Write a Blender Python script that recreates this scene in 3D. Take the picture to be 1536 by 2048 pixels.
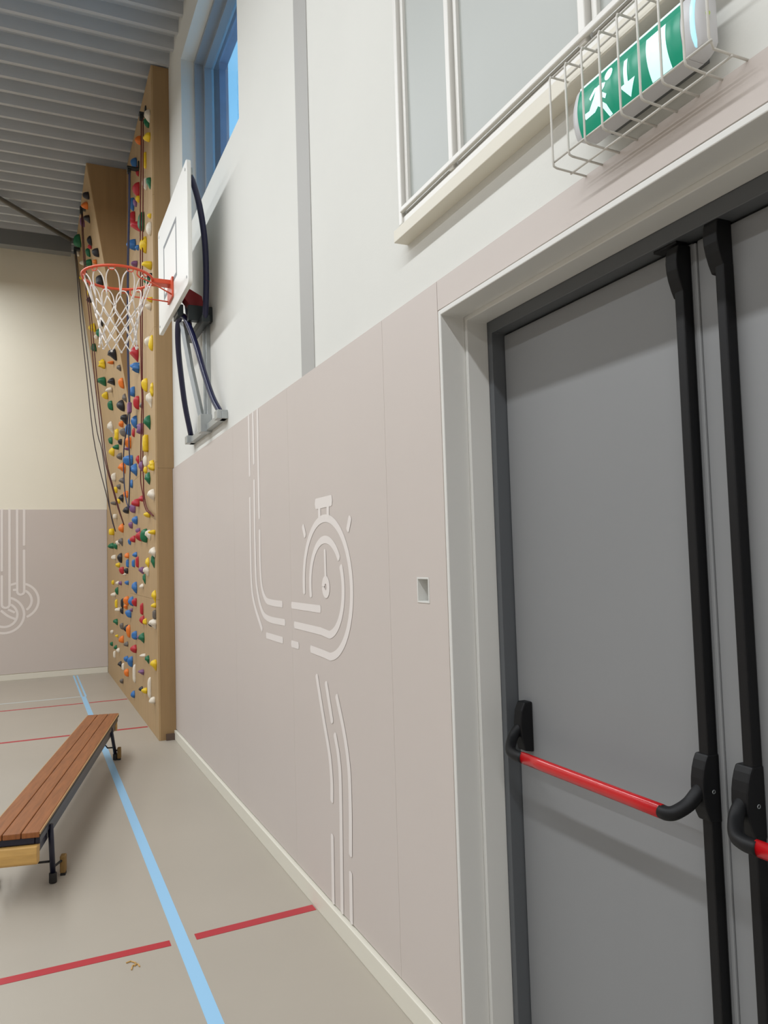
import bpy, bmesh, math, random
from mathutils import Vector, Matrix

S = bpy.context.scene
for o in list(bpy.data.objects):
    bpy.data.objects.remove(o)
COL = S.collection
R = math.radians

# ------------------------------------------------------------------ camera
YAW, PITCH, ROLL, FPX, EYE = R(24.5), R(3.42), R(-1.72), 1550.0, 1.55
fwd = Vector((math.sin(YAW)*math.cos(PITCH), math.cos(YAW)*math.cos(PITCH), math.sin(PITCH)))
r0 = fwd.cross(Vector((0, 0, 1))).normalized()
u0 = r0.cross(fwd)
rt = math.cos(ROLL)*r0 + math.sin(ROLL)*u0
up = -math.sin(ROLL)*r0 + math.cos(ROLL)*u0
cd = bpy.data.cameras.new('camera')
cam = bpy.data.objects.new('camera', cd)
COL.objects.link(cam)
cam.matrix_world = Matrix(((rt.x, up.x, -fwd.x, 0), (rt.y, up.y, -fwd.y, 0), (rt.z, up.z, -fwd.z, EYE), (0, 0, 0, 1)))
cd.sensor_fit = 'HORIZONTAL'
cd.sensor_width = 36.0
cd.lens = 36.0*FPX/1536.0
cd.clip_start = 0.02
S.camera = cam

# ------------------------------------------------------------------ view, sky, lamps
S.view_settings.view_transform = 'Standard'
S.view_settings.look = 'None'
S.view_settings.gamma = 1
S.view_settings.use_curve_mapping = False
S.view_settings.exposure = 0.0
W = bpy.data.worlds.new('evening_sky')
S.world = W
W.use_nodes = True
wn = W.node_tree
bg = wn.nodes['Background']
bg.inputs['Color'].default_value = (0.20, 0.60, 1.0, 1)
bg.inputs['Strength'].default_value = 1.5

def lamp(name, loc, sx, sy, power, col=(0.965, 1.0, 1.035), spread=180):
    l = bpy.data.lights.new(name, 'AREA')
    l.shape = 'RECTANGLE'
    l.size, l.size_y = sx, sy
    l.energy = power
    l.color = col
    l.spread = R(spread)
    o = bpy.data.objects.new(name, l)
    COL.objects.link(o)
    o.location = loc
    return o
LZ = 5.70
for i, (x, p) in enumerate(((-1.43, 455), (-5.3, 320), (-9.2, 200))):
    lamp('ceiling_lamp_row', (x, 2.9, LZ), 0.20, 17.8, p)

# ------------------------------------------------------------------ helpers
def lin(c):
    c = c/255.0
    return c/12.92 if c <= 0.04045 else ((c+0.055)/1.055)**2.4
def rgb(r, g, b): return (lin(r), lin(g), lin(b), 1)

def mat(name, col, rough=0.6, metal=0.0, noise=0.0, scale=6.0, bump=0.0, bscale=40.0, emit=None, estr=0.0, coat=0.0, stretch=None, spec=0.5):
    m = bpy.data.materials.new(name)
    m.use_nodes = True
    nt = m.node_tree
    b = nt.nodes['Principled BSDF']
    b.inputs['Base Color'].default_value = col
    b.inputs['Roughness'].default_value = rough
    b.inputs['Metallic'].default_value = metal
    b.inputs['Specular IOR Level'].default_value = spec
    if coat: b.inputs['Coat Weight'].default_value = coat
    if emit:
        b.inputs['Emission Color'].default_value = emit
        b.inputs['Emission Strength'].default_value = estr
    if noise or bump:
        tc = nt.nodes.new('ShaderNodeTexCoord')
        mp = nt.nodes.new('ShaderNodeMapping')
        nt.links.new(tc.outputs['Object'], mp.inputs['Vector'])
        if stretch: mp.inputs['Scale'].default_value = stretch
    if noise:
        n = nt.nodes.new('ShaderNodeTexNoise')
        n.inputs['Scale'].default_value = scale
        n.inputs['Detail'].default_value = 5
        nt.links.new(mp.outputs['Vector'], n.inputs['Vector'])
        r = nt.nodes.new('ShaderNodeValToRGB')
        r.color_ramp.elements[0].position = 0.3
        r.color_ramp.elements[1].position = 0.7
        r.color_ramp.elements[0].color = tuple(c*(1-noise) for c in col[:3])+(1,)
        r.color_ramp.elements[1].color = tuple(min(1, c*(1+noise)) for c in col[:3])+(1,)
        nt.links.new(n.outputs['Fac'], r.inputs['Fac'])
        nt.links.new(r.outputs['Color'], b.inputs['Base Color'])
    if bump:
        n2 = nt.nodes.new('ShaderNodeTexNoise')
        n2.inputs['Scale'].default_value = bscale
        n2.inputs['Detail'].default_value = 3
        nt.links.new(mp.outputs['Vector'], n2.inputs['Vector'])
        bp = nt.nodes.new('ShaderNodeBump')
        bp.inputs['Strength'].default_value = bump
        bp.inputs['Distance'].default_value = 0.002
        nt.links.new(n2.outputs['Fac'], bp.inputs['Height'])
        nt.links.new(bp.outputs['Normal'], b.inputs['Normal'])
    return m

M = {}
M['plaster'] = mat('white_plaster', rgb(225, 225, 219), 0.85, noise=0.015, scale=1.5, bump=0.12, bscale=120)
M['backplaster'] = mat('cream_plaster', rgb(238, 233, 216), 0.85, noise=0.015, scale=1.5, bump=0.12, bscale=120)
M['panel'] = mat('taupe_wall_panel', rgb(205, 195, 188), 0.55, noise=0.015, scale=1.0, bump=0.05, bscale=200)
M['mural'] = mat('pale_mural_paint', rgb(234, 227, 222), 0.55)
M['skirting'] = mat('white_skirting', rgb(226, 222, 208), 0.5)
M['floor'] = mat('taupe_sports_floor', rgb(173, 165, 152), 0.42, noise=0.03, scale=1.2, bump=0.06, bscale=300)
M['blue_line'] = mat('light_blue_line', rgb(150, 200, 235), 0.42)
M['red_line'] = mat('red_line', rgb(178, 40, 52), 0.42)
M['white_line'] = mat('pale_line', rgb(196, 205, 205), 0.42)
M['deck'] = mat('grey_steel_deck', rgb(182, 186, 190), 0.55, metal=0.0, noise=0.03, scale=3)
M['steel'] = mat('grey_painted_steel', rgb(120, 122, 122), 0.45, metal=0.2)
M['steel_col'] = mat('light_grey_column_paint', rgb(176, 175, 171), 0.6)
M['galv'] = mat('galvanised_steel', rgb(176, 180, 180), 0.38, metal=0.65, noise=0.05, scale=20)
M['jamb'] = mat('white_lacquer_wood', rgb(222, 221, 216), 0.4, bump=0.03, bscale=80)
M['frame_grey'] = mat('grey_door_frame', rgb(92, 95, 98), 0.45)
M['door'] = mat('grey_door_paint', rgb(136, 137, 138), 0.5, noise=0.015, scale=2, bump=0.03, bscale=400)
M['black'] = mat('black_plastic', rgb(16, 16, 18), 0.5, bump=0.05, bscale=500, spec=0.3)
M['red_bar'] = mat('glossy_red_bar', rgb(192, 16, 24), 0.25, coat=0.3)
M['alu'] = mat('white_window_frame', rgb(226, 224, 218), 0.35)
M['pane'] = mat('grey_frosted_pane', rgb(172, 176, 171), 0.4, noise=0.01, scale=2)
M['cream'] = mat('cream_ledge', rgb(226, 221, 206), 0.5)
M['rebate'] = mat('shaded_olive_rebate', rgb(170, 166, 148), 0.6)  # recess of the white frame, its shade put into the olive-grey colour
M['dark'] = mat('dark_gap', rgb(50, 50, 50), 0.7)
M['winframe'] = mat('blue_grey_window_frame', rgb(150, 160, 170), 0.45)
M['wire'] = mat('white_coated_wire', rgb(214, 211, 203), 0.4)
M['signbody'] = mat('light_grey_sign_housing', rgb(214, 214, 216), 0.4)
M['signgreen'] = mat('lit_green_sign', rgb(0, 126, 98), 0.35, emit=rgb(0, 140, 108), estr=0.42)
M['signgreen2'] = mat('lit_green_sign_upper_band', rgb(40, 140, 112), 0.25, emit=rgb(20, 140, 112), estr=0.33)
M['signwhite'] = mat('lit_white_pictogram', rgb(215, 245, 245), 0.3, emit=rgb(205, 250, 250), estr=0.55)
M['signglow'] = mat('lit_edge_lens', rgb(190, 235, 250), 0.3, emit=rgb(170, 235, 255), estr=0.6)
M['led'] = mat('green_indicator', rgb(150, 170, 60), 0.3, emit=rgb(150, 180, 60), estr=0.4)
M['board'] = mat('white_backboard', rgb(232, 231, 225), 0.4)
M['boardmark'] = mat('grey_target_line', rgb(110, 112, 114), 0.5)
M['orange'] = mat('orange_rim_paint', rgb(214, 82, 48), 0.35)
M['deepred'] = mat('dark_red_steel', rgb(150, 26, 32), 0.4)
M['navy'] = mat('navy_steel_tube', rgb(22, 24, 62), 0.28, coat=0.2)
M['net'] = mat('white_net_cord', rgb(238, 232, 226), 0.8)
M['ply'] = mat('birch_plywood', rgb(178, 148, 106), 0.55, noise=0.07, scale=3.0, stretch=(6, 6, 0.5), bump=0.03)
M['plyside'] = mat('shaded_side_plywood', rgb(158, 128, 88), 0.6, noise=0.07, scale=3.0, stretch=(6, 6, 0.5))  # darker copy of the plywood: shade on the side faces painted into the colour
M['bench'] = mat('brown_varnished_bench', rgb(142, 88, 50), 0.45, noise=0.2, scale=5.0, stretch=(1.2, 14, 4), spec=0.3)
M['benchedge'] = mat('light_wood_edge', rgb(190, 150, 100), 0.5, noise=0.1, scale=6, stretch=(2, 12, 4))
M['wood'] = mat('yellow_pine_block', rgb(202, 160, 92), 0.55, noise=0.12, scale=5, stretch=(8, 1.5, 8))
M['benchnavy'] = mat('dark_navy_metal', rgb(20, 22, 44), 0.35)
M['pad'] = mat('brown_rubber_pad', rgb(134, 104, 56), 0.7)
M['brownblock'] = mat('dark_brown_block', rgb(92, 74, 62), 0.6)
M['rubber'] = mat('black_rubber', rgb(30, 28, 27), 0.6)
M['rope_red'] = mat('dark_red_rope', rgb(104, 46, 44), 0.9, noise=0.2, scale=200)
M['rope_blue'] = mat('blue_grey_rope', rgb(62, 68, 96), 0.9, noise=0.2, scale=200)
M['rope_grey'] = mat('charcoal_rope', rgb(70, 62, 66), 0.9, noise=0.2, scale=200)
M['rope_maroon'] = mat('maroon_rope', rgb(92, 52, 52), 0.9, noise=0.2, scale=200)
M['anchor'] = mat('dark_anchor_steel', rgb(56, 62, 64), 0.4, metal=0.5)
M['brick'] = mat('dusky_brick', rgb(138, 140, 165), 0.85, noise=0.15, scale=6)
HC = dict(yellow=(232, 196, 30), green=(16, 104, 66), white=(226, 216, 198), black=(34, 32, 36), grey=(104, 96, 88), orange=(232, 122, 36),
          red=(182, 34, 44), blue=(52, 112, 176), purple=(128, 84, 128))
for k, v in HC.items():
    M['hold_'+k] = mat(k+'_resin', rgb(*v), 0.5, noise=0.08, scale=30, bump=0.2, bscale=150)
gl = bpy.data.materials.new('window_glass')
gl.use_nodes = True
gb = gl.node_tree.nodes['Principled BSDF']
gb.inputs['Transmission Weight'].default_value = 1.0
gb.inputs['Roughness'].default_value = 0.0
gb.inputs['IOR'].default_value = 1.45
gb.inputs['Base Color'].default_value = (0.95, 0.98, 1, 1)
M['glass'] = gl
# window pane behind the exit sign: finely perforated screen texture on one part of the plaster
def V(*a): return Vector(a)

def box(bm, x0, x1, y0, y1, z0, z1):
    vs = [bm.verts.new((x, y, z)) for x in (x0, x1) for y in (y0, y1) for z in (z0, z1)]
    for f in ((0, 1, 3, 2), (4, 6, 7, 5), (0, 4, 5, 1), (2, 3, 7, 6), (0, 2, 6, 4), (1, 5, 7, 3)):
        bm.faces.new([vs[i] for i in f])
    return vs

def prism(bm, pts, axis, a, b):
    """extrude a 2-D outline along an axis: axis 'x' -> pts are (y,z); 'y' -> (x,z); 'z' -> (x,y)"""
    def P(p, t):
        return {'x': (t, p[0], p[1]), 'y': (p[0], t, p[1]), 'z': (p[0], p[1], t)}[axis]
    A = [bm.verts.new(P(p, a)) for p in pts]
    B = [bm.verts.new(P(p, b)) for p in pts]
    bm.faces.new(A)
    bm.faces.new(B[::-1])
    n = len(pts)
    for i in range(n):
        bm.faces.new((A[i], B[i], B[(i+1) % n], A[(i+1) % n]))

def smooth_path(pts, n=4):
    P = [Vector(p) for p in pts]
    if len(P) < 3: return P
    out = []
    for i in range(len(P)-1):
        p0 = P[i-1] if i else P[i]*2-P[i+1]
        p1, p2 = P[i], P[i+1]
        p3 = P[i+2] if i+2 < len(P) else P[i+1]*2-P[i]
        for k in range(n):
            t = k/n
            out.append(0.5*((2*p1)+(p2-p0)*t+(2*p0-5*p1+4*p2-p3)*t*t+(3*p1-p0-3*p2+p3)*t*t*t))
    out.append(P[-1])
    return out

def tube(bm, pts, r, seg=8, closed=False, radii=None, flat=1.0):
    P = [Vector(p) for p in pts]
    n = len(P)
    rings = []
    nrm = None
    for i in range(n):
        if closed: t = (P[(i+1) % n]-P[i-1]).normalized()
        else: t = (P[min(i+1, n-1)]-P[max(i-1, 0)]).normalized()
        if nrm is None:
            a = Vector((0, 0, 1)) if abs(t.z) < 0.9 else Vector((1, 0, 0))
            nrm = (a-t*a.dot(t)).normalized()
        else:
            nrm = (nrm-t*nrm.dot(t)).normalized()
        bn = t.cross(nrm)
        rr = radii[i] if radii else r
        rings.append([bm.verts.new(P[i]+nrm*(rr*math.cos(2*math.pi*k/seg))+bn*(rr*flat*math.sin(2*math.pi*k/seg))) for k in range(seg)])
    for i in range(n if closed else n-1):
        A, B = rings[i], rings[(i+1) % n]
        for k in range(seg):
            bm.faces.new((A[k], A[(k+1) % seg], B[(k+1) % seg], B[k]))
    if not closed:
        bm.faces.new(rings[0][::-1])
        bm.faces.new(rings[-1])

def obj(name, bm, m, parent=None, bevel=0.0, smooth=False, seg=2):
    bmesh.ops.recalc_face_normals(bm, faces=bm.faces)
    me = bpy.data.meshes.new(name)
    bm.to_mesh(me)
    bm.free()
    o = bpy.data.objects.new(name, me)
    COL.objects.link(o)
    me.materials.append(M[m] if isinstance(m, str) else m)
    if smooth:
        for p in me.polygons: p.use_smooth = True
    if bevel:
        b = o.modifiers.new('bevel', 'BEVEL')
        b.width = bevel
        b.segments = seg
        b.limit_method = 'ANGLE'
        b.angle_limit = R(40)
    if parent:
        o.parent = parent
        o.matrix_parent_inverse = parent.matrix_world.inverted()
    return o

def tag(o, label, cat, group=None):
    o['label'] = label
    o['category'] = cat
    if group: o['group'] = group
    return o

def struct(o):
    o['kind'] = 'structure'
    return o

def empty(name, loc, rz=0.0):
    o = bpy.data.objects.new(name, None)
    o.empty_display_size = 0.1
    COL.objects.link(o)
    o.matrix_world = Matrix.Translation(loc) @ Matrix.Rotation(rz, 4, 'Z')
    return o

def boxobj(name, dims, m, parent=None, bevel=0.0):
    bm = bmesh.new()
    box(bm, *dims)
    return obj(name, bm, m, parent, bevel)

# ------------------------------------------------------------------ room shell
WX = 1.169            # face of the taupe panelling on the right wall
PX = 1.181            # face of the plaster above it
YB = 12.19            # back wall
XL, YF, ZC = -13.0, -7.0, 6.2

def wall_x(name, x0, x1, ys, zs, holes, m):
    """wall slab with rectangular holes; only the outer faces are built"""
    bm = bmesh.new()
    ys = sorted(set(ys+[h[0] for h in holes]+[h[1] for h in holes]))
    zs = sorted(set(zs+[h[2] for h in holes]+[h[3] for h in holes]))
    def solid(i, j):
        if i < 0 or j < 0 or i >= len(ys)-1 or j >= len(zs)-1: return False
        cy, cz = (ys[i]+ys[i+1])/2, (zs[j]+zs[j+1])/2
        return not any(h[0] < cy < h[1] and h[2] < cz < h[3] for h in holes)
    cache = {}
    def v(x, y, z):
        k = (x, round(y, 5), round(z, 5))
        if k not in cache: cache[k] = bm.verts.new((x, y, z))
        return cache[k]
    for i in range(len(ys)-1):
        for j in range(len(zs)-1):
            if not solid(i, j): continue
            a, b, c, d = ys[i], ys[i+1], zs[j], zs[j+1]
            bm.faces.new((v(x0, a, c), v(x0, a, d), v(x0, b, d), v(x0, b, c)))
            bm.faces.new((v(x1, a, c), v(x1, b, c), v(x1, b, d), v(x1, a, d)))
            if not solid(i-1, j): bm.faces.new((v(x0, a, c), v(x1, a, c), v(x1, a, d), v(x0, a, d)))
            if not solid(i+1, j): bm.faces.new((v(x0, b, c), v(x0, b, d), v(x1, b, d), v(x1, b, c)))
            if not solid(i, j-1): bm.faces.new((v(x0, a, c), v(x0, b, c), v(x1, b, c), v(x1, a, c)))
            if not solid(i, j+1): bm.faces.new((v(x0, a, d), v(x1, a, d), v(x1, b, d), v(x0, b, d)))
    return struct(obj(name, bm, m))

DY0, DY1, DZ = 0.42, 2.075, 2.30      # door opening
W1 = (4.59, 6.534, 4.31, 5.90)        # high window
SOCK = (2.232, 2.312, 1.402, 1.482)   # little recess beside the door
wall_x('wall_right', PX, 1.465, [YF, YB+0.2], [-0.02, ZC+0.12], [(DY0, DY1, -0.02, DZ), W1, SOCK], 'plaster')
struct(boxobj('wall_back', (XL, PX, YB, YB+0.2, -0.02, ZC+0.12), 'backplaster'))
struct(boxobj('wall_left', (XL-0.2, XL, YF, YB+0.2, -0.02, ZC+0.12), 'panel'))
struct(boxobj('wall_front', (XL, PX, YF-0.2, YF, -0.02, ZC+0.12), 'panel'))
flo = struct(boxobj('floor', (XL-0.2, 1.60, YF-0.2, YB+0.2, -0.12, 0.0), 'floor'))

# painted court lines: thin paint on the floor
def line(name, y0, y1, x0, x1, m, y0b=None, y1b=None):
    bm = bmesh.new()
    prism(bm, [(x0, y0), (x1, y0b if y0b is not None else y0), (x1, y1b if y1b is not None else y1), (x0, y1)], 'z', 0.0, 0.0012)
    return obj(name, bm, m, flo)
line('blue_line', -5.0, 10.1, 0.536, 0.588, 'blue_line')
line('blue_line', 10.1, 12.12, 0.533, 0.555, 'blue_line')
line('blue_line', 10.1, 12.12, 0.578, 0.600, 'blue_line')
line('red_line', 3.325, 3.375, -8.0, 0.514, 'red_line', 3.345, 3.395)
line('red_line', 3.347, 3.401, 0.617, 1.148, 'red_line', 3.371, 3.428)
line('red_line', 7.835, 7.885, -8.0, 0.53, 'red_line')
line('red_line', 7.835, 7.885, 0.594, 1.012, 'red_line')
line('red_line', 9.585, 9.63, -8.0, 0.53, 'red_line')
line('red_line', 9.585, 9.63, 0.594, 1.012, 'red_line')
line('white_line', 10.095, 10.135, -8.0, 0.53, 'white_line')

# corrugated steel roof deck, ribs running across the hall
bm = bmesh.new()
pitch, y = 0.242, YF-0.25
prof = []
y = 6.873-0.242*60
while y < YB+0.3:
    prof += [(y, ZC), (y+0.040, ZC), (y+0.060, ZC+0.10), (y+0.124, ZC+0.10), (y+0.132, ZC+0.09), (y+0.150, ZC+0.09), (y+0.158, ZC+0.10), (y+0.222, ZC+0.10)]
    y += pitch
A = [bm.verts.new((XL-0.1, p[0], p[1])) for p in prof]
B = [bm.verts.new((PX+0.03, p[0], p[1])) for p in prof]
for i in range(len(prof)-1):
    bm.faces.new((A[i], A[i+1], B[i+1], B[i]))
ceil = struct(obj('ceiling', bm, 'deck'))
sm = ceil.modifiers.new('thick', 'SOLIDIFY')
sm.thickness = 0.01
sm.offset = 1

def sheet_with_hole(bm, x0, x1, y0, y1, z0, z1, a, b, c, d):
    out = [(y0, z0), (y1, z0), (y1, z1), (y0, z1)]
    inn = [(a, c), (b, c), (b, d), (a, d)]
    for x in (x0, x1):
        o = [bm.verts.new((x, p[0], p[1])) for p in out]
        i_ = [bm.verts.new((x, p[0], p[1])) for p in inn]
        for k in range(4):
            bm.faces.new((o[k], o[(k+1) % 4], i_[(k+1) % 4], i_[k]))
        if x == x0: o0, i0 = o, i_
    for k in range(4):
        bm.faces.new((o0[k], o[k], o[(k+1) % 4], o0[(k+1) % 4]))
        bm.faces.new((i0[k], i_[k], i_[(k+1) % 4], i0[(k+1) % 4]))
# panelling, with a seam between sheets
SEAMS = [7.17, 6.03, 4.86, 3.70, 2.536, 2.112]
bm = bmesh.new()
for a, b in zip(SEAMS[1:], SEAMS[:-1]):
    if abs(b-2.536) < 1e-6: continue
    box(bm, WX, PX, a+0.0006, b-0.0006, 0.088, 2.42)
sheet_with_hole(bm, WX, PX, 2.112+0.0012, 2.536-0.0012, 0.088, 2.42, 2.230, 2.314, 1.40, 1.484)
box(bm, WX, PX, 0.39, 2.112-0.0012, 2.325, 2.42)
box(bm, WX, PX, -6.9, 0.388, 0.088, 2.42)
pan_r = struct(obj('trim_1', bm, 'panel', bevel=0.0006))
bm = bmesh.new()
for k in range(5):
    box(bm, 1.02-2.44*(k+1)+0.0008, 1.02-2.44*k-0.0008, YB-0.012, YB, 0.088, 2.40)
pan_b = struct(obj('trim_2', bm, 'panel', bevel=0.0015))
struct(boxobj('baseboard_right', (1.152, PX, DY1+0.03, 7.168, 0.0, 0.080), 'skirting', bevel=0.003))
struct(boxobj('baseboard_back', (-12.95, 1.015, YB-0.022, YB, 0.0, 0.080), 'skirting', bevel=0.003))
# flush grey steel column in the upper wall
struct(boxobj('trim_3', (PX-0.004, PX+0.02, 3.300, 3.482, 2.421, ZC-0.002), 'steel_col'))

# ------------------------------------------------------------------ wall murals (flat paint on the panels)
NS = [0]
def stroke(bm, pts, w, X, sgn, plane='x', smooth=0, t=0.0008, caps=True):
    NS[0] += 1
    t = t+0.00005*(NS[0] % 30)
    P = [Vector((p[0], p[1], 0)) for p in pts]
    if smooth: P = smooth_path(P, smooth)
    n = len(P)
    Lf, Rt = [], []
    for i in range(n):
        d = (P[min(i+1, n-1)]-P[max(i-1, 0)]).normalized()
        q = Vector((-d.y, d.x, 0))*(w/2)
        Lf.append(P[i]+q)
        Rt.append(P[i]-q)
    d1 = (P[-1]-P[-2]).normalized()
    d0 = (P[0]-P[1]).normalized()
    end = [P[-1]+Vector((-d1.y, d1.x, 0))*(w/2)*math.cos(a)+d1*(w/2)*0.6*math.sin(a) for a in (R(35), R(90), R(145))]
    st = [P[0]+Vector((d0.y, -d0.x, 0))*(-1)*(w/2)*math.cos(a)+d0*(w/2)*0.6*math.sin(a) for a in (R(35), R(90), R(145))]
    def mk(p, off):
        return bm.verts.new((X+sgn*off, p.x, p.y)) if plane == 'x' else bm.verts.new((p.x, X+sgn*off, p.y))
    vL = [mk(p, t) for p in Lf]
    vR = [mk(p, t) for p in Rt]
    for i in range(n-1):
        bm.faces.new((vL[i], vL[i+1], vR[i+1], vR[i]))
    if not caps: return
    bm.faces.new([vL[-1]]+[mk(p, t) for p in end]+[vR[-1]])
    bm.faces.new([vR[0]]+[mk(p, t) for p in st]+[vL[0]])

def arc(cx, cy, r, a0, a1, n=28):
    return [(cx+r*math.cos(R(a0+(a1-a0)*i/n)), cy+r*math.sin(R(a0+(a1-a0)*i/n))) for i in range(n+1)]

bm = bmesh.new()
SW = 0.034
CY, CZ = 3.198, 1.433
st = lambda pts, s=0, w=SW: stroke(bm, pts, w, WX, -1, 'x', s)
st([(4.45, 2.41), (4.452, 2.062)])
st([(4.354, 2.41), (4.355, 2.122)])
st([(4.256, 2.41), (4.262, 1.80)])
st([(4.457, 1.925), (4.464, 1.65), (4.457, 1.42), (4.400, 1.305), (4.250, 1.176)], 5)
st([(4.355, 2.018), (4.362, 1.535), (4.331, 1.386), (4.242, 1.278), (4.113, 1.242), (3.818, 1.240)], 5)
st([(4.259, 1.725), (4.262, 1.535), (4.236, 1.410), (4.160, 1.345), (4.055, 1.332), (3.858, 1.331)], 5)
st([(3.692, 1.333), (3.280, 1.333)])
st([(4.160, 1.149), (3.862, 1.147)])
st([(3.708, 1.143), (3.604, 1.143)])
st([(3.655, 1.239), (3.28, 1.236)]+arc(CY, CZ, 0.207, 262, 155, 24))
st(arc(CY, CZ, 0.207, -12, 143, 30))
st(arc(CY, CZ, 0.300, -6, 264, 60)+[(3.25, 1.139), (3.418, 1.144)])
st([(3.300, 1.804), (3.106, 1.804)], 0, 0.048)
st([(3.257, 1.785), (3.259, 1.735)], 0, 0.030)
st([(3.148, 1.785), (3.150, 1.735)], 0, 0.030)
st([(3.490, 1.712), (3.464, 1.668)], 0, 0.032)
st([(2.895, 1.716), (2.922, 1.671)], 0, 0.032)
st([(3.199, 1.592), (3.198, 1.480)], 0, 0.024)
stroke(bm, arc(CY, CZ, 0.0315, 0, 360, 28), 0.035, WX, -1, caps=False)
st([(3.346, 1.030), (3.270, 0.854), (3.205, 0.714), (3.185, 0.606), (3.189, 0.522)], 5)
st([(3.224, 1.014), (3.162, 0.862)])
st([(3.098, 0.976), (3.020, 0.833), (2.979, 0.699), (2.976, 0.537), (2.987, 0.363)], 5)
st([(3.130, 0.810), (3.091, 0.716), (3.081, 0.580), (3.099, 0.095)], 5)
st([(3.195, 0.371), (3.202, 0.095)])
st([(2.991, 0.286), (2.996, 0.095)])
obj('mural', bm, 'mural', pan_r)['label'] = 'pale stopwatch and track-lane mural'

bm = bmesh.new()
sb = lambda pts, s=0, w=0.032: stroke(bm, pts, w, YB-0.012, -1, 'y', s)
sb([(-0.383, 2.40), (-0.383, 1.535)])
sb([(-0.383, 1.465), (-0.383, 1.08)]+arc(-0.334, 1.062, 0.049, 190, 350, 10)+[(-0.285, 1.08), (-0.285, 2.40)])
sb([(-0.187, 2.40), (-0.187, 1.25)]+arc(-0.142, 1.236, 0.045, 185, 355, 10)+[(-0.097, 1.25), (-0.099, 1.82)])
sb([(-0.099, 1.892), (-0.096, 2.40)])
sb(arc(-0.162, 1.103, 0.249, 72, -66, 30))
sb(arc(-0.162, 1.103, 0.160, 60, -52, 22))
sb([(-0.268, 1.335), (-0.205, 1.352)])
sb([(-0.235, 1.262), (-0.205, 1.262)])
sb(arc(-0.350, 0.912, 0.250, 75, -205, 46))
sb(arc(-0.350, 0.912, 0.164, 68, -200, 36))
sb([(-0.390, 0.975), (-0.303, 0.897), (-0.212, 0.850)], 4)
sb([(-0.300, 0.988), (-0.225, 0.945)])
obj('mural', bm, 'mural', pan_b)['label'] = 'pale gymnastic rings mural'

# ------------------------------------------------------------------ high window
win = struct(empty('window_1', (1.38, 5.56, 4.31)))
def ringbox(name, x0, x1, y0, y1, z0, z1, w, m, parent, bevel=0.0):
    bm = bmesh.new()
    box(bm, x0, x1, y0, y0+w, z0, z1)
    box(bm, x0, x1, y1-w, y1, z0, z1)
    box(bm, x0, x1, y0+w, y1-w, z0, z0+w)
    box(bm, x0, x1, y0+w, y1-w, z1-w, z1)
    return obj(name, bm, m, parent, bevel)
ringbox('window_frame', 1.29, 1.375, 4.592, 6.532, 4.312, 5.898, 0.035, 'winframe', win, 0.003)
ringbox('window_sash', 1.365, 1.452, 4.620, 6.504, 4.340, 5.870, 0.050, 'winframe', win, 0.003)
boxobj('window_pane', (1.425, 1.433, 4.66, 6.46, 4.38, 5.83), 'glass', win)
wall_x('wall_outside', 1.519, 1.597, [YF, YB+0.2], [-0.02, ZC+0.12], [(4.55, 6.53, 4.25, 5.95)], 'brick')  # brick leaf; unseen stretch behind the doors closed to block leaking daylight

# ------------------------------------------------------------------ fixed glazing over the door
w2 = struct(empty('window_2', (PX, 1.0, 2.62)))
FX, ZB, ZT = 1.134, 2.668, 4.10
MUL = (1.925, 1.322, 0.719, 0.116)
bm = bmesh.new()
box(bm, FX, PX+0.001, 2.273, 2.297, ZB, ZT)              # far stile
box(bm, 1.140, PX+0.001, -0.40, 2.273, ZB, 2.694)        # bottom rail
box(bm, FX, PX+0.001, -0.40, 2.273, ZT-0.03, ZT)
for m0 in MUL:
    box(bm, FX, PX+0.001, m0, m0+0.025, 2.694, ZT-0.03)
obj('window_frame', bm, 'alu', w2, 0.003)
prev = 2.273
for m0 in MUL:
    a, b = m0+0.025, prev
    bm = bmesh.new()
    box(bm, 1.147, 1.163, b-0.026, b-0.008, 2.7035, ZT-0.04)
    box(bm, 1.147, 1.163, a+0.001, b-0.026, 2.7035, 2.721)
    box(bm, 1.147, 1.163, a+0.001, a+0.007, 2.721, ZT-0.04)
    obj('glazing_bead', bm, 'alu', w2, 0.002)
    boxobj('window_pane', (1.158, 1.1625, a+0.0075, b-0.0265, 2.7215, ZT-0.0405), 'pane', w2)
    boxobj('rebate', (1.1635, PX+0.001, a+0.0005, b-0.0005, 2.6945, ZT-0.0305), 'rebate', w2)
    prev = m0
boxobj('sash_rail', (1.1265, 1.1395, -0.40, 2.2725, 2.7035, 2.721), 'alu', w2, 0.003)
boxobj('joint_gap', (1.143, PX+0.001, -0.40, 2.293, 2.6645, 2.6675), 'dark', w2)
boxobj('window_ledge', (1.129, PX+0.001, -0.42, 2.329, 2.622, 2.664), 'cream', w2, 0.0025)

# ------------------------------------------------------------------ door casing, frame, leaves
def portal(name, x0, x1, yf, yn, zt, w, m, bevel=0.002):
    """two legs and a head; yf far inner face, yn near inner face, zt head underside, w width outward"""
    bm = bmesh.new()
    pts = [(yf, 0.0), (yf+w, 0.0), (yf+w, zt+w), (yn-w, zt+w), (yn-w, 0.0), (yn, 0.0), (yn, zt), (yf, zt)]
    prism(bm, pts, 'x', x0, x1)
    return struct(obj(name, bm, m, None, bevel))
portal('trim_4', 1.155, 1.240, 2.069, 0.43, 2.298, 0.016, 'jamb', 0.0025)
portal('trim_5', 1.240, 1.316, 2.056, 0.444, 2.284, 0.029, 'jamb', 0.0025)
portal('trim_6', 1.316, 1.45, 2.034, 0.466, 2.246, 0.040, 'frame_grey', 0.002)

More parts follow.
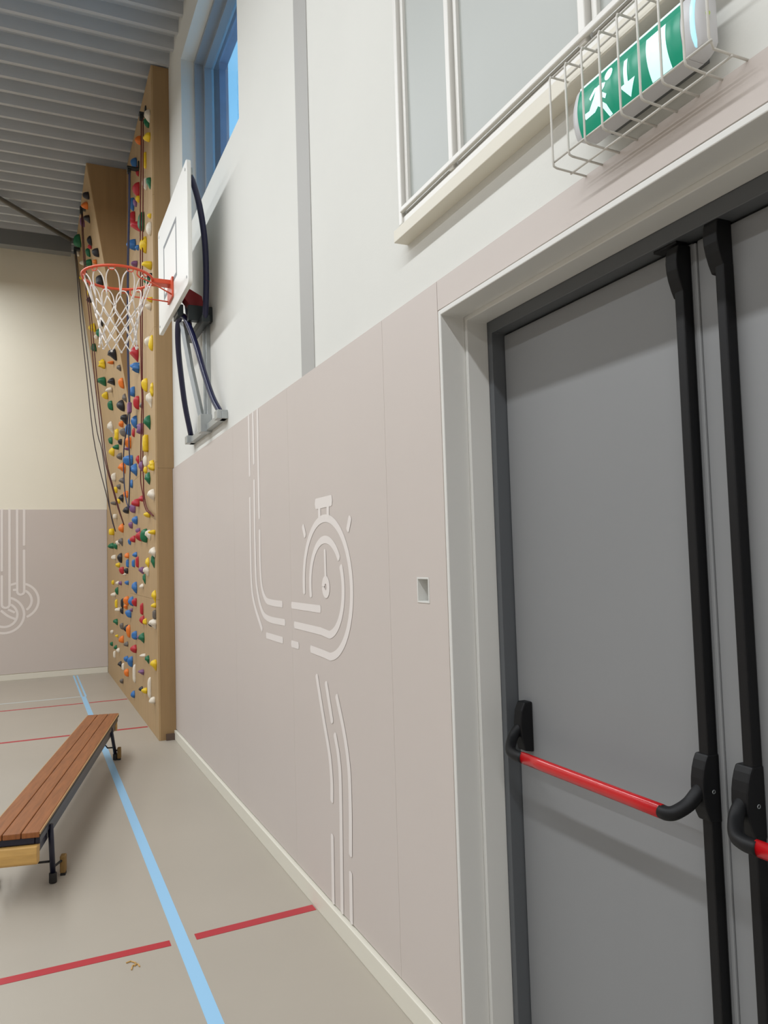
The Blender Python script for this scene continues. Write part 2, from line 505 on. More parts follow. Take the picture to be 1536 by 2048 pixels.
XD = 1.36
def leaf(name, y0, y1, seal):
    d = struct(empty(name, (XD, (y0+y1)/2, 0.0)))
    boxobj('door_panel', (XD, XD+0.055, y0, y1, 0.008, 2.240), 'door', d, 0.003)
    return d
d1 = leaf('door_1', 1.262, 2.031, True)
d2 = leaf('door_2', 0.470, 1.249, True)
boxobj('door_panel', (XD-0.004, XD+0.055, 1.2495, 1.2615, 0.008, 2.236), 'door', d1, 0.003)['label'] = 'overlapping edge strip'

def profile_box(bm, prof, y0, y1):
    """prof: list of (x,z) outline in the plane across the door"""
    prism(bm, prof, 'y', y0, y1)

LOCK = [(0.0, 1.105), (-0.033, 1.105), (-0.040, 1.092), (-0.046, 1.075), (-0.050, 1.055), (-0.0515, 1.035), (-0.0505, 1.015), (-0.047, 0.996), (-0.041, 0.978), (-0.033, 0.962), (0.0, 0.957)]
CAP = [(0.0, 2.238), (-0.037, 2.236), (-0.043, 2.220), (-0.0455, 2.200), (-0.0445, 2.180), (-0.040, 2.160), (-0.033, 2.139), (-0.025, 2.121), (0.0, 2.118)]
PIV = [(0.0, 1.110), (-0.028, 1.110), (-0.040, 1.085), (-0.045, 1.045), (-0.043, 1.010), (-0.032, 0.968), (0.0, 0.962)]
def mirror_y(pts): return pts
def panic(d, rod, lockc, sgn, barspan, piv, cap_y, cap_top, lz):
    lo, hi = rod
    boxobj('vertical_rod', (XD-0.030, XD, lo, hi, 0.02, cap_top-0.10), 'black', d, 0.004)
    bm = bmesh.new()
    profile_box(bm, [(XD+p[0], p[1]+cap_top-2.238) for p in CAP], *cap_y)
    obj('rod_cover', bm, 'black', d, 0.003)
    bm = bmesh.new()
    profile_box(bm, [(XD+p[0], p[1]+lz) for p in LOCK], *lockc)
    lk = obj('lock_case', bm, 'black', d, 0.004)
    yn = lockc[0] if sgn < 0 else lockc[0]
    bm = bmesh.new()
    cy = lockc[0]-0.0006
    tube(bm, [(XD-0.022+0.004*math.cos(a), cy, 1.026+0.004*math.sin(a)) for a in [R(k*45) for k in range(8)]], 0.0008, 5, True)
    obj('socket_screw', bm, 'galv', lk)
    bm = bmesh.new()
    profile_box(bm, [(XD+p[0], p[1]) for p in PIV], *piv)
    obj('pivot_case', bm, 'black', d, 0.004)
    b0, b1 = barspan
    zb, xb = 0.981, 1.250
    bm = bmesh.new()
    tube(bm, [(xb, b0+(b1-b0)*k/6, zb) for k in range(7)], 0.0165, 20, False, None, 0.72)
    obj('push_bar', bm, 'red_bar', d, 0.0, True)['label'] = 'glossy red push bar'
    ym = (lockc[0]+lockc[1])/2
    yp = (piv[0]+piv[1])/2
    for e, yc, nm in ((b1 if abs(b1-ym) < abs(b0-ym) else b0, ym, 1), (b0 if abs(b1-ym) < abs(b0-ym) else b1, yp, 0)):
        s = 1 if yc > e else -1
        bm = bmesh.new()
        L = abs(yc-e)
        pts = smooth_path([(xb, e-s*0.004, zb), (xb, e+s*L*0.30, zb), (xb+0.010, e+s*L*0.62, zb+0.004), (xb+0.036, e+s*L*0.9, zb+0.020), (XD-0.052, yc, zb+0.040), (XD-0.028, yc, zb+0.058)], 5)
        tube(bm, pts, 0.0155, 14)
        obj('bar_arm', bm, 'black', d, 0.0, True)
panic(d1, (1.2672, 1.2945), (1.2652, 1.3025), -1, (1.326, 1.858), (1.957, 1.996), (1.2675, 1.3015), 2.236, 0.0)
panic(d2, (1.1535, 1.1785), (1.1512, 1.1945), -1, (0.60, 1.085), (0.51, 0.549), (1.1545, 1.1925), 2.255, 0.0)
boxobj('keeper_plate', (1.325, XD-0.002, 1.275, 1.345, 2.2395, 2.2455), 'black', d1)

# recessed magnet box beside the door
sx = empty('wall_socket', (WX, 2.272, 1.40))
tag(sx, 'small white recessed square box in the taupe panelling left of the doors', 'wall box')
ringbox('box_rim', WX-0.002, 1.226, 2.230, 2.314, 1.400, 1.484, 0.006, 'jamb', sx, 0.001)
boxobj('box_back', (1.222, 1.228, 2.2361, 2.3079, 1.4061, 1.4779), 'jamb', sx)
boxobj('magnet_block', (1.196, 1.2215, 2.2362, 2.262, 1.4062, 1.442), 'alu', sx, 0.002)

# ------------------------------------------------------------------ exit sign and its wire guard
es = empty('exit_sign', (PX, 1.165, 2.45))
tag(es, 'green lit emergency exit sign with running man, arrow and doorway above the doors', 'exit sign')
def facex(z):
    t = (z-2.508)/0.055
    return 1.0905+0.0115*min(1.0, t*t)
zs = [2.4535+0.1095*k/12 for k in range(13)]
YA, YZ = 1.309, 1.013
# housing
bm = bmesh.new()
prof = [(facex(z)+0.0012, z) for z in zs]+[(1.118, 2.574), (1.146, 2.574), (1.146, 2.4535)]
prism(bm, prof, 'y', YZ, YA)
obj('housing', bm, 'signbody', es)
boxobj('mounting_plate', (1.1462, PX+0.0, 1.03, 1.30, 2.475, 2.56), 'steel', es)
bm = bmesh.new()
def slab(bm, za, zb, y0, y1, off):
    n = 8
    A, B = [], []
    for k in range(n+1):
        z = za+(zb-za)*k/n
        A.append(bm.verts.new((facex(z)-off, y0, z)))
        B.append(bm.verts.new((facex(z)-off, y1, z)))
    for k in range(n):
        bm.faces.new((A[k], A[k+1], B[k+1], B[k]))
slab(bm, 2.4545, 2.5445, YZ+0.0005, YA-0.0005, 0.0)
sf = obj('sign_face', bm, 'signgreen', es, 0, True)
bm = bmesh.new()
slab(bm, 2.5445, 2.561, YZ+0.0005, YA-0.0005, 0.0)
obj('face_band', bm, 'signgreen2', es, 0, True)
bm = bmesh.new()
slab(bm, 2.561, 2.566, YZ+0.0005, YA-0.0005, 0.0006)
obj('top_edge', bm, 'signwhite', es, 0, True)
def picto(name, polys):
    bm = bmesh.new()
    for pl in polys:
        bm.faces.new([bm.verts.new((0, p[0], p[1])) for p in pl])
    for k in range(1, 24):
        z = 2.44+0.13*k/24
        bmesh.ops.bisect_plane(bm, geom=bm.verts[:]+bm.edges[:]+bm.faces[:], plane_co=(0, 0, z), plane_no=(0, 0, 1))
    for v in bm.verts:
        v.co.x = facex(v.co.z)-0.0007
    return obj(name, bm, 'signwhite', sf)
head = [(1.2100+0.0118*math.cos(R(a)), 2.5405+0.0125*math.sin(R(a))) for a in range(0, 360, 18)]
picto('running_man', [head,
    [(1.2399, 2.5310), (1.2522, 2.5340), (1.2682, 2.5189), (1.2640, 2.5122), (1.2487, 2.5244), (1.2384, 2.5227)],
    [(1.2440, 2.5325), (1.2316, 2.5335), (1.2175, 2.5270), (1.2204, 2.5198), (1.2300, 2.5127), (1.2313, 2.4937), (1.2430, 2.4889), (1.2563, 2.5078)],
    [(1.2309, 2.5147), (1.2147, 2.5004), (1.2192, 2.4931), (1.2327, 2.5037)],
    [(1.2562, 2.5092), (1.2408, 2.4905), (1.2539, 2.4821), (1.2837, 2.4812), (1.2876, 2.4876), (1.2872, 2.4940), (1.2700, 2.4932)],
    [(1.2439, 2.4901), (1.2323, 2.4949), (1.2190, 2.4811), (1.2091, 2.4560), (1.2183, 2.4550), (1.2294, 2.4771)]])
picto('arrow', [[(1.1630, 2.5390), (1.1525, 2.5390), (1.1525, 2.4900), (1.1630, 2.4900)], [(1.1331, 2.4900), (1.1535, 2.4600), (1.1760, 2.4900)]])
picto('doorway', [[(1.1010, 2.5430), (1.0500, 2.5430), (1.0450, 2.4550), (1.0960, 2.4550)]])
def endcap(name, ya, yb):
    bm = bmesh.new()
    n = 6
    secs = []
    for k in range(n+1):
        t = k/n
        y = ya+(yb-ya)*t
        s = math.sqrt(max(0.0, 1-(t*0.93)**2))*0.55+0.45
        cx, cz = 1.146, 2.512
        pr = [(facex(2.4535+0.1095*j/8), 2.4535+0.1095*j/8) for j in range(9)]+[(1.118, 2.574), (1.146, 2.574), (1.146, 2.4535)]
        secs.append([bm.verts.new((cx+(p[0]-cx)*s, y, cz+(p[1]-cz)*s)) for p in pr])
    for a, b in zip(secs[:-1], secs[1:]):
        m_ = len(a)
        for i in range(m_):
            bm.faces.new((a[i], b[i], b[(i+1) % m_], a[(i+1) % m_]))
    bm.faces.new(secs[0])
    bm.faces.new(secs[-1][::-1])
    return obj(name, bm, 'signbody', es, 0.001, True)
endcap('end_cap', YA+0.0002, 1.343)
cr = endcap('end_cap', YZ-0.0002, 0.978)
bm = bmesh.new()
tube(bm, smooth_path([(1.109, 0.9935, 2.463), (1.1005, 0.9915, 2.485), (1.0985, 0.991, 2.510), (1.101, 0.9915, 2.536), (1.108, 0.9935, 2.556)], 5), 0.0048, 8)
obj('glow_lens', bm, 'signglow', cr, 0, True)
bm = bmesh.new()
bmesh.ops.create_uvsphere(bm, u_segments=10, v_segments=6, radius=0.0045, matrix=Matrix.Translation((1.122, 0.977, 2.522)))
obj('indicator', bm, 'led', cr, 0, True)
bm = bmesh.new()
tube(bm, [(1.128, 1.343, 2.507), (1.128, 1.352, 2.507)], 0.009, 12)
obj('cap_knob', bm, 'glass_knob' if 'glass_knob' in M else 'signbody', es, 0.001, True)

wg = empty('wire_guard', (PX, 1.19, 2.42))
tag(wg, 'white wire cage guarding the green exit sign on the wall', 'wire guard')
GX, G0, G1 = 1.077, 2.421, 2.634
ys = [1.383-0.0556*k for k in range(9)]
wr = 0.0025
for k, yy in enumerate(ys):
    bm = bmesh.new()
    if k < len(ys)-1:
        pts = [(PX, yy, G0-0.004), (GX+0.010, yy, G0), (GX+0.002, yy, G0+0.003), (GX, yy, G0+0.012), (GX, yy, 2.53), (GX, yy, G1-0.008), (GX+0.003, yy, G1-0.001), (GX+0.010, yy, G1), (PX, yy, G1)]
        tube(bm, pts, wr, 8)
    else:
        pts = [(GX, yy, G0+0.02), (GX, yy, G1-0.02)]
        tube(bm, [(PX, yy, G0), (GX+0.01, yy, G0), (GX, yy, G0+0.02), (GX, yy, G1-0.02), (GX+0.01, yy, G1), (PX, yy, G1)], wr, 8)
    obj('guard_hoop', bm, 'wire', wg, 0, True)
for (x, z) in ((GX+0.003, G0+0.013), (1.128, G0-0.004), (GX+0.012, G1+0.003), (1.118, G1+0.003)):
    bm = bmesh.new()
    tube(bm, [(x, ys[0]+0.003, z), (x, ys[-1]-0.003, z)], wr, 8)
    obj('guard_rail', bm, 'wire', wg, 0, True)

# ------------------------------------------------------------------ basketball hoop on its folding frame
bh = empty('basketball_hoop', (PX, 5.6, 2.53))
tag(bh, 'white backboard with orange rim and net on navy folding wall frame', 'basketball hoop')
BX = 0.925
def rounded_rect(y0, y1, z0, z1, r, n=5):
    out = []
    for cx, cz, a in ((y1-r, z1-r, 0), (y0+r, z1-r, 90), (y0+r, z0+r, 180), (y1-r, z0+r, 270)):
        for k in range(n+1):
            t = R(a+90*k/n)
            out.append((cx+r*math.cos(t), cz+r*math.sin(t)))
    return out
bm = bmesh.new()
prism(bm, rounded_rect(4.965, 6.225, 3.362, 4.195, 0.03), 'x', BX, BX+0.028)
bd = obj('backboard', bm, 'board', bh, 0.003)
bm = bmesh.new()
for (a, b, c, d) in ((5.385, 5.955, 3.950, 3.980), (5.385, 5.955, 3.562, 3.592), (5.385, 5.415, 3.592, 3.950), (5.925, 5.955, 3.592, 3.950)):
    box(bm, BX-0.0012, BX+0.001, a, b, c, d)
obj('target_square', bm, 'boardmark', bd)
for (yy, zz) in ((5.02, 4.14), (6.17, 4.14), (5.02, 3.42), (6.17, 3.42)):
    bm = bmesh.new()
    tube(bm, [(BX-0.003, yy, zz), (BX+0.001, yy, zz)], 0.010, 8)
    obj('bolt', bm, 'galv', bd)
HX, HY, HZ, HR = 0.556, 5.62, 3.577, 0.236
bm = bmesh.new()
tube(bm, [(HX+HR*math.cos(R(a)), HY+HR*math.sin(R(a)), HZ) for a in range(0, 360, 8)], 0.0095, 12, True)
rim = obj('rim', bm, 'orange', bh, 0, True)
for k in range(12):
    bm = bmesh.new()
    a = R(k*30+15)
    c = Vector((HX+(HR-0.004)*math.cos(a), HY+(HR-0.004)*math.sin(a), HZ-0.010))
    tn = Vector((-math.sin(a), math.cos(a), 0))
    tube(bm, smooth_path([c-tn*0.022+V(0, 0, .004), c-tn*0.014-V(0, 0, .016), c+tn*0.014-V(0, 0, .016), c+tn*0.022+V(0, 0, .004)], 4), 0.0035, 6)
    obj('net_hook', bm, 'orange', rim, 0, True)
bm = bmesh.new()
box(bm, HX+HR-0.004, BX-0.010, HY-0.045, HY+0.045, HZ-0.018, HZ+0.014)
box(bm, BX-0.014, BX, HY-0.10, HY+0.10, HZ-0.125, HZ+0.022)
obj('rim_bracket', bm, 'orange', rim, 0.003)
for s in (1, -1):
    bm = bmesh.new()
    a = R(62)*s
    c = V(HX+HR*math.cos(a), HY+HR*math.sin(a), HZ)
    tube(bm, smooth_path([c, c+V(-.004, 0, -0.035), c+V(0.02, -0.008*s, -0.055), c+V(0.08, -0.03*s, -0.065), V(BX-0.014, HY+s*0.085, HZ-0.105)], 4), 0.005, 8)
    obj('rim_strut', bm, 'orange', rim, 0, True)
# net: twelve loops closing into a knotted tube
bm = bmesh.new()
rows = [(0.000, HR-0.014), (-0.190, 0.172), (-0.255, 0.150), (-0.318, 0.135), (-0.378, 0.126), (-0.438, 0.124), (-0.492, 0.128)]
random.seed(5)
def node(k, j):
    dz, rr = rows[j]
    a = R(30*k+(15 if j % 2 == 0 else 0)+(0))
    rr *= 1+random.Random(k*7+j).uniform(-.03, .03)
    return V(HX+rr*math.cos(a), HY+rr*math.sin(a), HZ+dz-0.012*(j == 0)+random.Random(k*13+j).uniform(-.006, .006)*(j > 0))
for k in range(12):
    c = node(k, 0)
    a = R(30*k+15)
    tn = V(-math.sin(a), math.cos(a), 0)
    for s in (-1, 1):
        tgt = node(k if s < 0 else k+1, 1)
        tube(bm, smooth_path([c+tn*0.0*s-V(0, 0, .006), c+tn*0.020*s-V(0, 0, .014), c+tn*0.026*s+(tgt-c)*0.35, tgt], 4), 0.0042, 6)
    for j in range(1, 6):
        p = node(k, j)
        for q in ((k, k+1) if j % 2 == 0 else (k-1, k)):
            t = node(q, j+1)
            tube(bm, [p, (p+t)/2+V(0, 0, -.003), t], 0.0042, 6)
for k in range(12):
    a0, b0 = node(k, 6), None
    bmesh.ops.create_uvsphere(bm, u_segments=8, v_segments=5, radius=0.0085, matrix=Matrix.Translation(a0))
obj('net', bm, 'net', rim, 0, True)
# folding frame
for s, nm in ((-1, 0), (1, 1)):
    f = lambda d, z, x: (x, 5.62+s*d, z)
    bm = bmesh.new()
    tube(bm, smooth_path([f(.53, 4.150, .962), f(.52, 4.10, .992), f(.49, 3.97, 1.036), f(.43, 3.78, 1.079), f(.37, 3.585, 1.100), f(.31, 3.37, 1.108), f(.27, 3.262, 1.108)], 5), 0.021, 14)
    obj('swing_arm', bm, 'navy', bh, 0, True)
    boxobj('arm_clip', (0.953, 0.985, 5.62+s*.53-.03, 5.62+s*.53+.03, 4.135, 4.185), 'galv', bh, 0.003)
bm = bmesh.new()
tube(bm, smooth_path([(1.150, 6.165, 2.570), (1.085, 6.04, 2.782), (1.037, 5.92, 2.985), (1.000, 5.81, 3.165), (0.982, 5.70, 3.300), (0.990, 5.62, 3.345),
                      (1.012, 5.54, 3.300), (1.052, 5.42, 3.100), (1.084, 5.30, 2.868), (1.118, 5.20, 2.675), (1.150, 5.075, 2.535)], 5), 0.021, 14)
obj('folding_arm', bm, 'navy', bh, 0, True)
bm = bmesh.new()
box(bm, 1.140, PX+0.001, 5.02, 6.21, 2.500, 2.548)
box(bm, 1.110, PX, 5.03, 5.12, 2.50, 2.56)
box(bm, 1.110, PX, 6.12, 6.21, 2.50, 2.56)
obj('wall_bar', bm, 'galv', bh, 0.004)
bm = bmesh.new()
box(bm, 1.150, PX+0.001, 5.535, 5.605, 2.548, 3.42)
box(bm, 1.132, 1.152, 5.560, 5.572, 2.60, 3.30)
box(bm, 1.10, PX, 5.52, 5.62, 2.49, 2.62)
obj('wall_rail', bm, 'galv', bh, 0.003)
bm = bmesh.new()
tube(bm, [(1.008, 5.66, 3.32), (1.06, 5.65, 2.98), (1.135, 5.62, 2.58)], 0.024, 4, False, None, 0.5)
obj('stay', bm, 'galv', bh)
bm = bmesh.new()
prism(bm, [(0.953, 3.56), (0.975, 3.545), (1.12, 3.47), (1.14, 3.36), (1.12, 3.335), (1.06, 3.36), (0.98, 3.46), (0.953, 3.47)], 'y', 5.50, 5.60)
obj('hinge_bracket', bm, 'deepred', bh, 0.003)
bm = bmesh.new()
box(bm, 0.953, 0.995, 5.54, 5.72, 3.33, 3.41)
box(bm, 1.01, PX, 5.44, 5.50, 3.27, 3.38)
box(bm, 1.085, 1.14, 5.33, 5.91, 3.235, 3.285)
obj('hinge_block', bm, 'anchor', bh, 0.006)
bm = bmesh.new()
box(bm, 0.953, 0.972, 5.50, 5.58, 3.40, 3.92)
box(bm, 0.953, 0.972, 5.66, 5.74, 3.40, 3.92)
obj('board_support', bm, 'anchor', bh, 0.003)

# ------------------------------------------------------------------ climbing wall
cw = empty('climbing_wall', (1.1, 9.6, 0.0))
tag(cw, 'tall plywood climbing wall with its far section leaning into the hall', 'climbing wall')
XF, Y0, YM, YE = 1.02, 7.17, 9.25, YB-0.024
bm = bmesh.new()
zc = [0.0, 1.24, 2.48, 3.72, 4.96, ZC-0.002]
for a, b in zip(zc[:-1], zc[1:]):
    box(bm, XF, XF+0.018, Y0, YM, a+0.0008, b-0.0008)
obj('panel', bm, 'ply', cw, 0.001)
bm = bmesh.new()
for a, b in ((0.0, 2.425), (2.4265, ZC-0.002)):
    box(bm, XF+0.0185, (WX if a < 1 else PX)-0.001, Y0, Y0+0.02, a, b)
obj('side_board', bm, 'plyside', cw)
def kinkz(y): return 3.47+(y-9.25)/2.9*(3.25-3.47)
def leanx(y, z): return XF-max(0.0, z-kinkz(y))*(.161+(y-9.25)/2.9*(.146-.161))
bm = bmesh.new()
z0n, z0f, zt = kinkz(YM), kinkz(YE), ZC-0.004
n = [bm.verts.new(p) for p in ((XF, YM+.002, 0), (XF, YM+.002, z0n), (leanx(YM, zt), YM+.002, zt), (1.165, YM+.002, zt), (1.165, YM+.002, 0))]
m_ = [bm.verts.new(p) for p in ((XF, YE, 0), (XF, YE, z0f), (leanx(YE, zt), YE, zt), (1.165, YE, zt), (1.165, YE, 0))]
for i in range(5):
    bm.faces.new((n[i], n[(i+1) % 5], m_[(i+1) % 5], m_[i]))
bm.faces.new(n)
bm.faces.new(m_[::-1])
obj('leaning_panel', bm, 'ply', cw)
bm = bmesh.new()
sv = [bm.verts.new(p) for p in ((XF-.001, YM, z0n), (leanx(YM, zt)+.012, YM, zt), (XF-.001, YM, zt))]
sw = [bm.verts.new((v.co.x, YM+.0018, v.co.z)) for v in sv]
bm.faces.new(sv)
bm.faces.new(sw[::-1])
for i in range(3):
    bm.faces.new((sv[i], sw[i], sw[(i+1) % 3], sv[(i+1) % 3]))
obj('gable_board', bm, 'plyside', cw)
boxobj('foot_block', (XF+.06, WX-0.001, Y0-0.03, Y0-0.001, 0.0, 0.055), 'brownblock', cw)

